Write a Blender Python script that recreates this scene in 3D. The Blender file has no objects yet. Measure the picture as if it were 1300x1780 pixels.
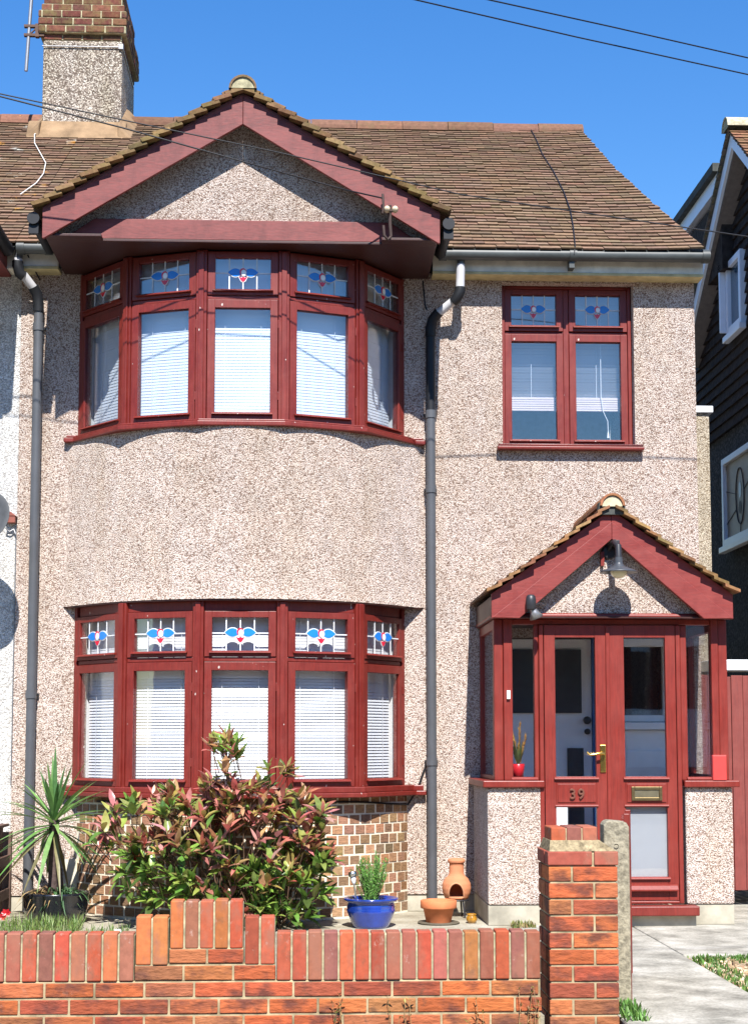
import bpy, bmesh, math, random
from mathutils import Vector, Matrix, Euler
R = math.radians
rnd = random.Random(39)
C = bpy.context.scene.collection
SC = bpy.context.scene

# ------------------------------------------------------------------ camera, light, exposure
YAW, PITCH = math.atan(116/2750.), math.atan(.092)
cam = bpy.data.objects.new('camera', bpy.data.cameras.new('camera')); C.objects.link(cam)
cam.location = (0, -12.0, 1.265)
cam.rotation_euler = (math.pi/2 + PITCH, 0, -YAW)
cd = cam.data
cd.sensor_fit = 'VERTICAL'; cd.sensor_height = 24.0; cd.sensor_width = 24.0
cd.lens = 2750/1780*24.0
cd.shift_y = (400 - .092*2750)/1780
cd.clip_start = .1; cd.clip_end = 3000
SC.camera = cam

SUN_EL, SUN_AZ = R(48.5), R(2.5)          # azimuth: degrees to the right of straight behind the camera
w = bpy.data.worlds.new('World'); SC.world = w; w.use_nodes = True
nt = w.node_tree; nt.nodes.clear()
sky = nt.nodes.new('ShaderNodeTexSky'); sky.sky_type = 'NISHITA'; sky.sun_disc = False
sky.sun_elevation = SUN_EL; sky.sun_rotation = math.pi - SUN_AZ
sky.air_density = 1.3; sky.dust_density = .0; sky.ozone_density = 3.5
hs = nt.nodes.new('ShaderNodeHueSaturation'); hs.inputs['Saturation'].default_value = 1.36; hs.inputs['Hue'].default_value = .511; hs.inputs['Value'].default_value = 1.55
bg = nt.nodes.new('ShaderNodeBackground'); bg.inputs['Strength'].default_value = .06
wo = nt.nodes.new('ShaderNodeOutputWorld')
nt.links.new(sky.outputs[0], hs.inputs['Color']); nt.links.new(hs.outputs[0], bg.inputs['Color']); nt.links.new(bg.outputs[0], wo.inputs['Surface'])

sl = bpy.data.lights.new('sun', 'SUN'); sl.energy = 5.0; sl.angle = R(.5); sl.color = (1, .965, .91)
so = bpy.data.objects.new('sun', sl); C.objects.link(so)
sd = Vector((math.sin(SUN_AZ)*math.cos(SUN_EL), -math.cos(SUN_AZ)*math.cos(SUN_EL), math.sin(SUN_EL)))
so.rotation_euler = sd.to_track_quat('Z', 'Y').to_euler(); so.location = sd*40
SC.view_settings.view_transform = 'Standard'; SC.view_settings.look = 'None'
SC.view_settings.exposure = 1.05; SC.view_settings.gamma = 1.0

# ------------------------------------------------------------------ mesh helpers
class MB:
    def __init__(s): s.v = []; s.f = []; s.m = []; s.c = []; s.sm = []
    def face(s, pts, m=0, c=(1, 1, 1), smooth=False):
        n = len(s.v); s.v += [tuple(p) for p in pts]; s.f.append(tuple(range(n, n+len(pts)))); s.m.append(m); s.c.append(c); s.sm.append(smooth)
    def mesh(s, verts, faces, m=0, c=(1, 1, 1), smooth=False):
        n = len(s.v); s.v += [tuple(p) for p in verts]
        for f in faces: s.f.append(tuple(i+n for i in f)); s.m.append(m); s.c.append(c); s.sm.append(smooth)
    def box(s, x0, x1, y0, y1, z0, z1, m=0, c=(1, 1, 1), M=None):
        vs = [Vector((x, y, z)) for z in (z0, z1) for y in (y0, y1) for x in (x0, x1)]
        if M is not None: vs = [M @ v for v in vs]
        s.mesh(vs, [(0, 2, 3, 1), (4, 5, 7, 6), (0, 1, 5, 4), (2, 6, 7, 3), (0, 4, 6, 2), (1, 3, 7, 5)], m, c)
    def prism_y(s, poly, y0, y1, m=0, c=(1, 1, 1), M=None):      # poly of (x,z), counterclockwise seen from -y
        n = len(poly)
        a = [Vector((x, y0, z)) for x, z in poly]; b = [Vector((x, y1, z)) for x, z in poly]
        if M is not None: a = [M @ v for v in a]; b = [M @ v for v in b]
        s.mesh(a+b, [tuple(range(n)), tuple(range(2*n-1, n-1, -1))] + [(i, n+i, n+(i+1) % n, (i+1) % n) for i in range(n)], m, c)
    def prism_z(s, poly, z0, z1, m=0, c=(1, 1, 1)):              # poly of (x,y), counterclockwise from above
        n = len(poly)
        s.mesh([(x, y, z0) for x, y in poly]+[(x, y, z1) for x, y in poly],
               [tuple(range(n-1, -1, -1)), tuple(range(n, 2*n))] + [(i, (i+1) % n, n+(i+1) % n, n+i) for i in range(n)], m, c)
    def prism_x(s, poly, x0, x1, m=0, c=(1, 1, 1)):              # poly of (y,z)
        n = len(poly)
        s.mesh([(x0, y, z) for y, z in poly]+[(x1, y, z) for y, z in poly],
               [tuple(range(n-1, -1, -1)), tuple(range(n, 2*n))] + [(i, (i+1) % n, n+(i+1) % n, n+i) for i in range(n)], m, c)
    def tube(s, pts, r, n=10, m=0, c=(1, 1, 1), smooth=True):
        pts = [Vector(p) for p in pts]; rings = []
        rr = r if isinstance(r, (list, tuple)) else [r]*len(pts)
        ref = None
        for i, p in enumerate(pts):
            t = (pts[min(i+1, len(pts)-1)] - pts[max(i-1, 0)]).normalized()
            if ref is None:
                ref = t.orthogonal().normalized()
            ref = (ref - t*ref.dot(t)).normalized(); bn = t.cross(ref)
            rings.append([p + (ref*math.cos(2*math.pi*k/n) + bn*math.sin(2*math.pi*k/n))*rr[i] for k in range(n)])
        vs = [v for g in rings for v in g]; fs = []
        for i in range(len(pts)-1):
            for k in range(n): fs.append((i*n+k, i*n+(k+1) % n, (i+1)*n+(k+1) % n, (i+1)*n+k))
        s.mesh(vs, fs, m, c, smooth)
        s.mesh(rings[0], [tuple(range(n-1, -1, -1))], m, c); s.mesh(rings[-1], [tuple(range(n))], m, c)
    def lathe(s, prof, loc, n=32, m=0, c=(1, 1, 1), M=None, smooth=True):   # prof of (r,z)
        vs = []; fs = []
        for r, z in prof:
            for k in range(n):
                v = Vector((r*math.cos(2*math.pi*k/n), r*math.sin(2*math.pi*k/n), z))
                if M is not None: v = M @ v
                vs.append(v + Vector(loc))
        for i in range(len(prof)-1):
            for k in range(n): fs.append((i*n+k, i*n+(k+1) % n, (i+1)*n+(k+1) % n, (i+1)*n+k))
        s.mesh(vs, fs, m, c, smooth)

WORLD = {}
def worig(o): return WORLD.get(o.name, Vector((0, 0, 0))) if o else Vector((0, 0, 0))
def build(mb, name, mats, parent=None, bevel=0, at=None, kind=None, segs=2):
    if not isinstance(mats, (list, tuple)): mats = [mats]
    if at is None:
        lo = [min(v[i] for v in mb.v) for i in range(3)]; hi = [max(v[i] for v in mb.v) for i in range(3)]
        at = Vector(((lo[0]+hi[0])/2, (lo[1]+hi[1])/2, lo[2]))
    at = Vector(at)
    me = bpy.data.meshes.new(name)
    me.from_pydata([tuple(Vector(v)-at) for v in mb.v], [], mb.f)
    for m in mats: me.materials.append(m)
    me.polygons.foreach_set('material_index', mb.m)
    me.polygons.foreach_set('use_smooth', mb.sm)
    ca = me.color_attributes.new('tint', 'FLOAT_COLOR', 'CORNER')
    buf = []
    for f, c in zip(mb.f, mb.c): buf += [c[0], c[1], c[2], 1.0]*len(f)
    ca.data.foreach_set('color', buf)
    me.update()
    o = bpy.data.objects.new(name, me); C.objects.link(o)
    if parent: o.parent = parent
    o.location = at - worig(parent)
    WORLD[o.name] = at
    if bevel:
        b = o.modifiers.new('bevel', 'BEVEL'); b.width = bevel; b.segments = segs; b.limit_method = 'ANGLE'; b.angle_limit = R(40)
    if kind: o['kind'] = kind
    return o
def tag(o, label, cat, group=None):
    o['label'] = label; o['category'] = cat
    if group: o['group'] = group
    return o
def thing(name, label, cat, loc, group=None):
    o = bpy.data.objects.new(name, None); o.empty_display_size = .1; C.objects.link(o); o.location = loc
    WORLD[o.name] = Vector(loc)
    return tag(o, label, cat, group)

# ------------------------------------------------------------------ materials
def mat(name, rough=.6, spec=.4):
    m = bpy.data.materials.new(name); m.use_nodes = True
    n = m.node_tree.nodes; b = n['Principled BSDF']
    b.inputs['Roughness'].default_value = rough; b.inputs['Specular IOR Level'].default_value = spec
    return m, m.node_tree, b
class NG:
    def __init__(s, t): s.t = t
    def n(s, ty, **kw):
        x = s.t.nodes.new(ty)
        for k, v in kw.items():
            if k in ('i',):
                for a, b in v.items(): x.inputs[a].default_value = b
            else: setattr(x, k, v)
        return x
    def l(s, a, b): s.t.links.new(a, b)
    def coord(s, scale=(1, 1, 1), kind='Object'):
        c = s.n('ShaderNodeTexCoord'); mp = s.n('ShaderNodeMapping'); mp.inputs['Scale'].default_value = scale
        s.l(c.outputs[kind], mp.inputs['Vector']); return mp.outputs[0]
    def noise(s, vec, scale, detail=4, rough=.55):
        x = s.n('ShaderNodeTexNoise'); x.inputs['Scale'].default_value = scale; x.inputs['Detail'].default_value = detail; x.inputs['Roughness'].default_value = rough
        s.l(vec, x.inputs['Vector']); return x.outputs['Fac']
    def ramp(s, fac, stops, interp='LINEAR'):
        x = s.n('ShaderNodeValToRGB'); x.color_ramp.interpolation = interp; e = x.color_ramp.elements
        while len(e) > 1: e.remove(e[-1])
        e[0].position = stops[0][0]; e[0].color = tuple(stops[0][1])+(1,)
        for p, c in stops[1:]:
            k = e.new(p); k.color = tuple(c)+(1,)
        s.l(fac, x.inputs[0]); return x.outputs[0]
    def mix(s, fac, a, b, mode='MIX'):
        x = s.n('ShaderNodeMix'); x.data_type = 'RGBA'; x.blend_type = mode
        for inp, v in ((x.inputs[0], fac), (x.inputs[6], a), (x.inputs[7], b)):
            if isinstance(v, (int, float)): inp.default_value = v
            elif isinstance(v, tuple): inp.default_value = v+(1,) if len(v) == 3 else v
            else: s.l(v, inp)
        return x.outputs[2]
    def bump(s, h, strength, dist, normal=None):
        x = s.n('ShaderNodeBump'); x.inputs['Strength'].default_value = strength; x.inputs['Distance'].default_value = dist
        s.l(h, x.inputs['Height'])
        if normal is not None: s.l(normal, x.inputs['Normal'])
        return x.outputs[0]
    def math(s, op, a, b=0.0):
        x = s.n('ShaderNodeMath'); x.operation = op
        for i, v in enumerate((a, b)):
            if isinstance(v, (int, float)): x.inputs[i].default_value = v
            else: s.l(v, x.inputs[i])
        return x.outputs[0]
    def attr(s):
        x = s.n('ShaderNodeAttribute'); x.attribute_name = 'tint'; return x.outputs['Color']

def g3(x): return (x, x, x)
def pebbledash(name, stops, mortar, stain, scale=122):
    m, t, b = mat(name, .85, .25); g = NG(t); co = g.coord(); b.inputs['Diffuse Roughness'].default_value = 1.0
    vo = g.n('ShaderNodeTexVoronoi'); vo.inputs['Scale'].default_value = scale; vo.inputs['Randomness'].default_value = 1
    wv = g.n('ShaderNodeTexNoise'); wv.inputs['Scale'].default_value = 30; g.l(co, wv.inputs['Vector'])
    vm = g.n('ShaderNodeVectorMath'); vm.operation = 'MULTIPLY_ADD'; vm.inputs[1].default_value = (.02, .02, .02)
    g.l(wv.outputs['Color'], vm.inputs[0]); g.l(co, vm.inputs[2]); g.l(vm.outputs[0], vo.inputs['Vector'])
    sp = g.n('ShaderNodeSeparateColor'); g.l(vo.outputs['Color'], sp.inputs[0])
    peb = g.ramp(sp.outputs[0], stops)
    gap = g.ramp(vo.outputs['Distance'], [(.50, (0, 0, 0)), (.72, (1, 1, 1))])
    col = g.mix(gap, peb, mortar)
    st = g.ramp(g.noise(g.coord((1.6, 1.6, .35)), 2.2, 6, .62), [(.42, g3(1)), (.70, stain)])
    bl = g.ramp(g.noise(g.coord(), 7.0, 3, .6), [(.35, g3(.90)), (.65, g3(1.06))]); st = g.mix(1.0, st, bl, 'MULTIPLY')
    col = g.mix(1.0, col, st, 'MULTIPLY')
    g.l(col, b.inputs['Base Color'])
    h = g.math('MULTIPLY', vo.outputs['Distance'], -1.0)
    g.l(g.bump(h, .75, .010), b.inputs['Normal'])
    return m
PEB = pebbledash('pebbledash', [(0, (.13, .075, .055)), (.08, (.31, .21, .165)), (.2, (.515, .41, .35)), (.45, (.64, .55, .49)), (1, (.735, .665, .61))], (.275, .195, .155), (.91, .88, .82))
PEBW = pebbledash('white_pebbledash', [(0, (.42, .40, .38)), (.3, (.66, .65, .63)), (1, (.86, .86, .85))], (.42, .40, .38), (.92, .91, .88), 95)
PEBG = pebbledash('lichened_pebbledash', [(0, (.20, .16, .11)), (.3, (.50, .43, .34)), (1, (.72, .66, .55))], (.25, .19, .13), (.88, .86, .76))
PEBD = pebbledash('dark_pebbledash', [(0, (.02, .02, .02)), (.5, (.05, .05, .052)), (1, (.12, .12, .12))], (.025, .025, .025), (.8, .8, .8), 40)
PEBC = pebbledash('chimney_pebbledash', [(0, (.13, .09, .07)), (.3, (.36, .29, .24)), (.65, (.62, .55, .47)), (1, (.80, .75, .67))], (.18, .14, .11), (.8, .78, .68), 80)

def wood(name, base, dark, faded, fade, rough=.42, axis=(14, 14, 1.2), bump=.25, flecks=False, faxis=(2.2, 2.2, 2.2)):
    m, t, b = mat(name, rough, .45); g = NG(t)
    gr = g.noise(g.coord(axis), 6, 6, .6)
    col = g.mix(g.ramp(gr, [(.35, g3(0)), (.7, g3(1))]), dark, base)
    fd = g.ramp(g.noise(g.coord(faxis), 1.6, 6, .7), [(.5-fade*.35, g3(0)), (.78, g3(fade))])
    col = g.mix(fd, col, faded)
    if flecks:
        sp = g.ramp(g.noise(g.coord((1, 1, .6)), 38, 1, .4), [(.775, g3(0)), (.79, g3(1))]); col = g.mix(sp, col, (.62, .55, .50))
    gm = g.ramp(g.noise(g.coord((3, 3, 1.2)), 3.5, 6, .7), [(.5, g3(0)), (.75, g3(.55))]); col = g.mix(gm, col, dark)
    g.l(col, b.inputs['Base Color'])
    rr = g.ramp(fd, [(0, g3(rough)), (1, g3(.7))]); g.l(rr, b.inputs['Roughness'])
    g.l(g.bump(gr, bump, .003), b.inputs['Normal'])
    return m
RED = wood('mahogany_stain', (.178, .016, .010), (.11, .009, .006), (.25, .050, .036), .42, .38, (14, 14, 1.2), .3, True)
REDF = wood('faded_mahogany_stain', (.155, .017, .014), (.06, .007, .007), (.25, .070, .064), .8, .55, (3, 8, 14), .3, False, (1.4, 3, 6))
REDP = wood('bright_mahogany_stain', (.21, .020, .012), (.14, .013, .008), (.28, .056, .04), .35)
REDB = wood('red_gloss_bargeboard', (.195, .020, .015), (.13, .012, .010), (.29, .065, .055), .6, .42, (3, 8, 14), .3, False, (1.4, 3, 5))
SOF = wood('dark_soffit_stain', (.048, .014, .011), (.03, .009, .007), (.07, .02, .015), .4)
FENR = wood('red_fence_boards', (.19, .028, .022), (.12, .018, .015), (.27, .08, .065), .6, .7)
FENB = wood('brown_fence_boards', (.10, .05, .035), (.06, .03, .022), (.17, .11, .08), .6, .75)

def tinted(name, rough, spec, noise_scale, lo, hi, bump=.3, bdist=.004, extra=None, nsc=(1, 1, 1), coat=0):
    m, t, b = mat(name, rough, spec); g = NG(t)
    nz = g.noise(g.coord(nsc), noise_scale, 6, .6)
    col = g.mix(1.0, g.attr(), g.ramp(nz, [(.3, lo), (.7, hi)]), 'MULTIPLY')
    if extra: col = extra(g, col)
    g.l(col, b.inputs['Base Color']); g.l(g.bump(nz, bump, bdist), b.inputs['Normal'])
    if coat: b.inputs['Coat Weight'].default_value = coat; b.inputs['Coat Roughness'].default_value = .1
    return m
def moss(amount, colr):
    def f(g, col):
        k = g.ramp(g.noise(g.coord(), 9, 6, .7), [(.60-amount*.2, g3(0)), (.72, g3(.75))])
        return g.mix(k, col, colr)
    return f
TILE = tinted('roof_tile', .85, .2, 26, g3(.72), g3(1.18), .5, .004, moss(.35, (.12, .095, .045)))
def lich(g, col):
    k = g.ramp(g.noise(g.coord(), 4.0, 7, .75), [(.58, g3(0)), (.62, g3(.8))])
    c2 = g.mix(g.ramp(g.noise(g.coord(), 2.2, 2), [(.45, g3(0)), (.55, g3(1))]), (.50, .50, .44), (.55, .27, .03))
    return g.mix(k, col, c2)
TILEN = tinted('lichened_roof_tile', .85, .2, 26, g3(.72), g3(1.18), .5, .004, lich)
TILEM = tinted('mossy_verge_tile', .9, .15, 30, g3(.6), g3(1.2), .6, .005, moss(.7, (.15, .125, .045)))
def burnt(g, col):
    k = g.ramp(g.noise(g.coord((1, 1, 1.5)), 5.0, 4, .6), [(.50, g3(0)), (.64, g3(.8))])
    col = g.mix(k, col, (.085, .035, .03))
    e = g.ramp(g.noise(g.coord(), 3.2, 6, .75), [(.60, g3(0)), (.74, g3(.5))]); col = g.mix(e, col, (.42, .30, .23))
    so = g.ramp(g.noise(g.coord(), 11, 4, .7), [(.62, g3(0)), (.72, g3(.6))]); return g.mix(so, col, (.10, .055, .035))
BRICK = tinted('rustic_red_brick', .85, .2, 17, g3(.75), g3(1.2), .9, .010, burnt, (1, 1, 3.2))
def weather(g, col):
    k = g.ramp(g.noise(g.coord((1.6, 1, .8)), 6.5, 4, .6), [(.48, g3(0)), (.64, g3(.7))])
    col = g.mix(k, col, (.27, .115, .075))
    k2 = g.ramp(g.noise(g.coord((3, 1, 2)), 8, 5, .7), [(.62, g3(0)), (.72, g3(.7))])
    col = g.mix(k2, col, (.40, .25, .20))
    so = g.ramp(g.noise(g.coord((1.5, 1, 1)), 8, 5, .7), [(.58, g3(0)), (.70, g3(.6))]); return g.mix(so, col, (.13, .075, .045))
SOLD = tinted('smooth_red_brick', .8, .25, 34, g3(.82), g3(1.14), .35, .003, weather)
BBRICK = tinted('brown_brick', .9, .15, 30, g3(.7), g3(1.25), .9, .006, None, (1, 1, 3))
CBRICK = tinted('old_chimney_brick', .9, .15, 30, g3(.6), g3(1.2), .8, .006, moss(.7, (.17, .15, .055)))

def simple(name, col, rough=.6, spec=.4, var=.15, sc=20, bump=.15, bd=.002, metallic=0, coat=0):
    m, t, b = mat(name, rough, spec); g = NG(t)
    nz = g.noise(g.coord(), sc, 5, .6)
    c = g.ramp(nz, [(.3, tuple(x*(1-var) for x in col)), (.7, tuple(min(1, x*(1+var)) for x in col))])
    g.l(c, b.inputs['Base Color']); g.l(g.bump(nz, bump, bd), b.inputs['Normal'])
    b.inputs['Metallic'].default_value = metallic
    if coat: b.inputs['Coat Weight'].default_value = coat; b.inputs['Coat Roughness'].default_value = .05
    return m
MORT = simple('sand_mortar', (.33, .265, .16), .95, .1, .45, 14, .5, .004)
MORTW = simple('cream_mortar', (.70, .63, .50), .95, .1, .12, 60, .4, .004)
MORTG = simple('mossy_mortar', (.34, .31, .20), .95, .1, .4, 22, .6, .006)
PIPE = simple('grey_pipe', (.075, .078, .086), .4, .5, .12, 6)
PIPEB = simple('black_pipe', (.012, .013, .016), .5, .3, .15, 6)
PIPEL = simple('pale_grey_pipe', (.45, .45, .47), .45, .4, .1, 8)
GUT = simple('gutter_grey', (.055, .062, .062), .45, .4, .3, 5)
BLACK = simple('black_metal', (.022, .022, .026), .45, .5)
GREYM = simple('grey_metal', (.28, .28, .29), .4, .5, .1, 20, .1, .001, .6)
WIRE = simple('black_cable', (.012, .012, .014), .5, .3)
WCABLE = simple('white_cable', (.7, .68, .64), .5, .3)
WHITE = simple('white_paint', (.82, .82, .81), .45, .4, .05, 8)
WPVC = simple('white_plastic', (.80, .83, .88), .35, .5, .03, 8)
FASC = simple('weathered_white_fascia', (.70, .67, .58), .7, .3, .22, 7, .3)
FASCY = simple('yellowed_board', (.50, .43, .23), .75, .2, .25, 10)
CONC = simple('plinth_concrete', (.36, .33, .26), .9, .2, .35, 5, .5, .004)
BLIND = simple('white_blind_slat', (.74, .76, .79), .4, .4, .02, 4)
BLINDT = simple('pale_pink_blind_bar', (.72, .60, .58), .5, .3, .05, 6)
LEAD = simple('window_lead', (.62, .63, .64), .45, .5, .12, 40)
BLUEG = simple('blue_glass_film', (.02, .19, .62), .12, .5, .08, 20)
REDG = simple('red_glass_film', (.62, .02, .05), .12, .5, .1, 20)
WHITEG = simple('white_glass_film', (.82, .84, .85), .15, .5, .03, 20)
BRASS = simple('brass', (.72, .48, .13), .25, .5, .12, 30, .1, .001, 1)
DBRASS = simple('tarnished_brass', (.20, .15, .075), .4, .5, .2, 30, .1, .001, .9)
TERRA = simple('terracotta', (.52, .165, .065), .75, .3, .16, 12, .25)
BLUEP = simple('blue_glaze', (.010, .035, .24), .18, .6, .5, 5, .05, .002, 0, .8)
BLACKP = simple('black_glaze', (.010, .011, .016), .2, .6, .2, 8, .05, .002, 0, .5)
AMBER = simple('amber_glaze', (.32, .15, .012), .2, .6, .5, 30, .6, .004, 0, .8)
SOIL = simple('potting_soil', (.035, .025, .018), 1, .1, .5, 60, 1, .01)
REDPL = simple('red_plastic', (.55, .02, .03), .3, .5, .05)
REDBX = simple('red_box_paint', (.50, .045, .04), .5, .4, .06)
STEEL = simple('brushed_steel', (.6, .6, .6), .28, .5, .06, 40, .05, .001, 1)
DKINT = simple('dark_interior', (.10, .10, .11), .9, .1)
CHARC = simple('dark_tile_hanging', (.042, .033, .029), .85, .08, .5, 14, .8, .006)
ROOFD = simple('dark_felt', (.075, .08, .075), .9, .1, .3, 8)
INW = simple('interior_plaster', (.55, .54, .53), .9, .1)
BLUEDR = simple('pale_blue_door_paint', (.84, .87, .90), .4, .4, .05, 6)
BLUEED = simple('blue_painted_edge', (.05, .14, .36), .4, .4, .08, 6)
FROST = simple('frosted_film', (.33, .345, .37), .3, .5, .06, 3)
BULB = simple('opal_lamp_glass', (.70, .66, .45), .2, .5, .04)
PEACH = simple('cement_fillet', (.235, .155, .09), .9, .15, .35, 6, .6, .008)

def glass(name, tint=(1, 1, 1), f0=.045):
    m = bpy.data.materials.new(name); m.use_nodes = True; t = m.node_tree; g = NG(t); t.nodes.remove(t.nodes['Principled BSDF'])
    lw = g.n('ShaderNodeLayerWeight'); lw.inputs['Blend'].default_value = .5
    p = g.math('POWER', lw.outputs['Facing'], 5.0); f = g.math('ADD', g.math('MULTIPLY', p, 1-f0), f0)
    tr = g.n('ShaderNodeBsdfTransparent'); tr.inputs[0].default_value = tint+(1,)
    gl = g.n('ShaderNodeBsdfGlossy'); gl.inputs['Roughness'].default_value = .01; gl.inputs['Color'].default_value = (1, 1, 1, 1)
    nz = g.noise(g.coord(), 2.2, 2); g.l(g.bump(nz, .05, .01), gl.inputs['Normal'])
    mx = g.n('ShaderNodeMixShader'); g.l(f, mx.inputs[0]); g.l(tr.outputs[0], mx.inputs[1]); g.l(gl.outputs[0], mx.inputs[2])
    g.l(mx.outputs[0], t.nodes['Material Output'].inputs['Surface'])
    return m
GLASS = glass('window_glass', (.985, .99, .995), .08)
GLASSU = glass('upper_window_glass', (.92, .945, .97), .10)

def leafmat(name, rough=.35, trans=.25, coat=.0):
    m, t, b = mat(name, rough, .5); g = NG(t)
    c = g.mix(1.0, g.attr(), g.ramp(g.noise(g.coord(), 35, 3), [(.3, g3(.8)), (.7, g3(1.15))]), 'MULTIPLY')
    g.l(c, b.inputs['Base Color'])
    tl = g.n('ShaderNodeBsdfTranslucent'); g.l(c, tl.inputs['Color'])
    mx = g.n('ShaderNodeMixShader'); mx.inputs[0].default_value = trans
    g.l(b.outputs[0], mx.inputs[1]); g.l(tl.outputs[0], mx.inputs[2]); g.l(mx.outputs[0], t.nodes['Material Output'].inputs['Surface'])
    return m
LEAF = leafmat('glossy_leaf', .30, .34); BLADE = leafmat('blade_leaf', .45, .28); NEEDLE = leafmat('needle_leaf', .6, .25)
BARK = simple('twig_bark', (.10, .06, .04), .9, .1, .4, 30, .5, .004)
TRUNK = simple('cordyline_trunk', (.085, .06, .055), .9, .1, .5, 30, .9, .008)

# ground materials
def groundmat(name, c0, c1, c2, sc=3.0, fine=90, bump=.5):
    m, t, b = mat(name, .92, .15); g = NG(t); co = g.coord()
    a = g.ramp(g.noise(co, sc, 7, .65), [(.32, c0), (.52, c1), (.72, c2)])
    f = g.noise(co, fine, 4, .7)
    col = g.mix(1.0, a, g.ramp(f, [(.3, g3(.72)), (.7, g3(1.2))]), 'MULTIPLY')
    g.l(col, b.inputs['Base Color']); g.l(g.bump(f, bump, .006), b.inputs['Normal'])
    return m
PATHM = groundmat('path_concrete', (.15, .14, .115), (.34, .32, .27), (.52, .49, .43), 3.4, 60)
YARD = groundmat('garden_concrete', (.20, .17, .12), (.33, .30, .23), (.46, .43, .36), 2.2, 60)
PAVE = groundmat('pavement_asphalt', (.045, .044, .043), (.06, .058, .056), (.08, .077, .074), 1.5, 80)
def gravelm():
    m, t, b = mat('gravel_chips', .9, .2); g = NG(t); co = g.coord()
    vo = g.n('ShaderNodeTexVoronoi'); vo.inputs['Scale'].default_value = 55; g.l(co, vo.inputs['Vector'])
    sp = g.n('ShaderNodeSeparateColor'); g.l(vo.outputs['Color'], sp.inputs[0])
    g.l(g.ramp(sp.outputs[0], [(0, (.16, .10, .06)), (.4, (.42, .30, .18)), (1, (.66, .54, .38))]), b.inputs['Base Color'])
    g.l(g.bump(g.math('MULTIPLY', vo.outputs['Distance'], -1.0), 1, .02), b.inputs['Normal'])
    return m
GRAV = gravelm()

# ------------------------------------------------------------------ ground
gmb = MB(); gmb.face([(-400, -400, -.25), (400, -400, -.25), (400, 400, -.25), (-400, 400, -.25)]); build(gmb, 'ground', PAVE, kind='structure', at=(0, 0, -.25))
m = MB(); m.box(-7, 1.44, -4.54, 3.6, -.24, 0); build(m, 'garden_paving', YARD, kind='structure', at=(-2, -2, 0))
m = MB(); m.box(1.445, 2.24, -6.2, -.75, -.245, .004); build(m, 'path', PATHM, kind='structure', at=(1.8, -3, 0), bevel=.012)
m = MB(); m.box(2.252, 7, -2.46, 6.0, -.245, .0); build(m, 'porch_paving', PATHM, kind='structure', at=(3.1, -1.2, 0), bevel=.012)
m = MB(); m.box(2.245, 7, -6.2, -2.47, -.245, -.035); build(m, 'gravel_bed', GRAV, kind='structure', at=(3.1, -4, 0))

# ------------------------------------------------------------------ generic builders
def wall_holes(mb, x0, x1, z0, z1, holes, yf, th, m=0):
    xs = sorted({x0, x1, *[h[0] for h in holes], *[h[1] for h in holes]}); zs = sorted({z0, z1, *[h[2] for h in holes], *[h[3] for h in holes]})
    def inh(x, z): return any(h[0] < x < h[1] and h[2] < z < h[3] for h in holes)
    for i in range(len(xs)-1):
        for j in range(len(zs)-1):
            if inh((xs[i]+xs[i+1])/2, (zs[j]+zs[j+1])/2): continue
            a, b, c, d = xs[i], xs[i+1], zs[j], zs[j+1]
            mb.face([(a, yf, c), (b, yf, c), (b, yf, d), (a, yf, d)], m)
            mb.face([(b, yf+th, c), (a, yf+th, c), (a, yf+th, d), (b, yf+th, d)], m)
    for a, b, c, d in holes:
        y0, y1 = yf, yf+th
        mb.face([(a, y0, c), (a, y0, d), (a, y1, d), (a, y1, c)], m); mb.face([(b, y0, d), (b, y0, c), (b, y1, c), (b, y1, d)], m)
        mb.face([(a, y0, d), (b, y0, d), (b, y1, d), (a, y1, d)], m); mb.face([(b, y0, c), (a, y0, c), (a, y1, c), (b, y1, c)], m)

def rcol(base, var=.15, hue=.06):
    k = 1+rnd.uniform(-var, var)
    return tuple(max(0, c*k*(1+rnd.uniform(-hue, hue))) for c in base)
def tiles(mb, O, U, V, width, length, palette, gauge=.093, tw=.165, tl=.165, th=.013, right=None, lift=None, left=None, m=0, jit=.0035):
    O, U, V = Vector(O), Vector(U).normalized(), Vector(V).normalized(); N = U.cross(V)
    rows = int(length/gauge+.5)
    for r in range(rows):
        v0 = r*gauge; v1 = min(v0+tl, length)
        W = right(v0) if right else width; L0 = left(v0) if left else 0
        u = L0 + (-tw*.5 if r % 2 else 0)
        while u < W-.02:
            a, b = max(u, L0), min(u+tw-.004, W)
            if W-b < .05: b = W
            u += tw
            if b-a < .02: continue
            j = rnd.uniform(-jit, jit); dv = rnd.uniform(-.004, .004); c = rcol(rnd.choice(palette), .14, .06)
            vs = []
            for h in (0, th):
                for uu, vv in ((a, v0+dv), (b, v0+dv), (b, v1), (a, v1)):
                    n = (.024 if vv < v1-1e-6 else .002) + h + j + (lift(uu, vv) if lift else 0)
                    vs.append(O+U*uu+V*vv+N*n)
            mb.mesh(vs, [(3, 2, 1, 0), (4, 5, 6, 7), (1, 2, 6, 5), (2, 3, 7, 6), (3, 0, 4, 7)], m, c)
            mb.mesh([vs[0], vs[1], vs[5], vs[4]], [(0, 1, 2, 3)], m, tuple(q*.45 for q in c))      # lower edge coloured darker, a painted shade line along each course
            if b == W: break
ROOFPAL = [(.19, .120, .076), (.178, .110, .07), (.205, .133, .085), (.165, .104, .067), (.195, .119, .074)]
VERGEPAL = [(.17, .10, .05), (.13, .08, .04), (.21, .135, .065)]

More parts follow.
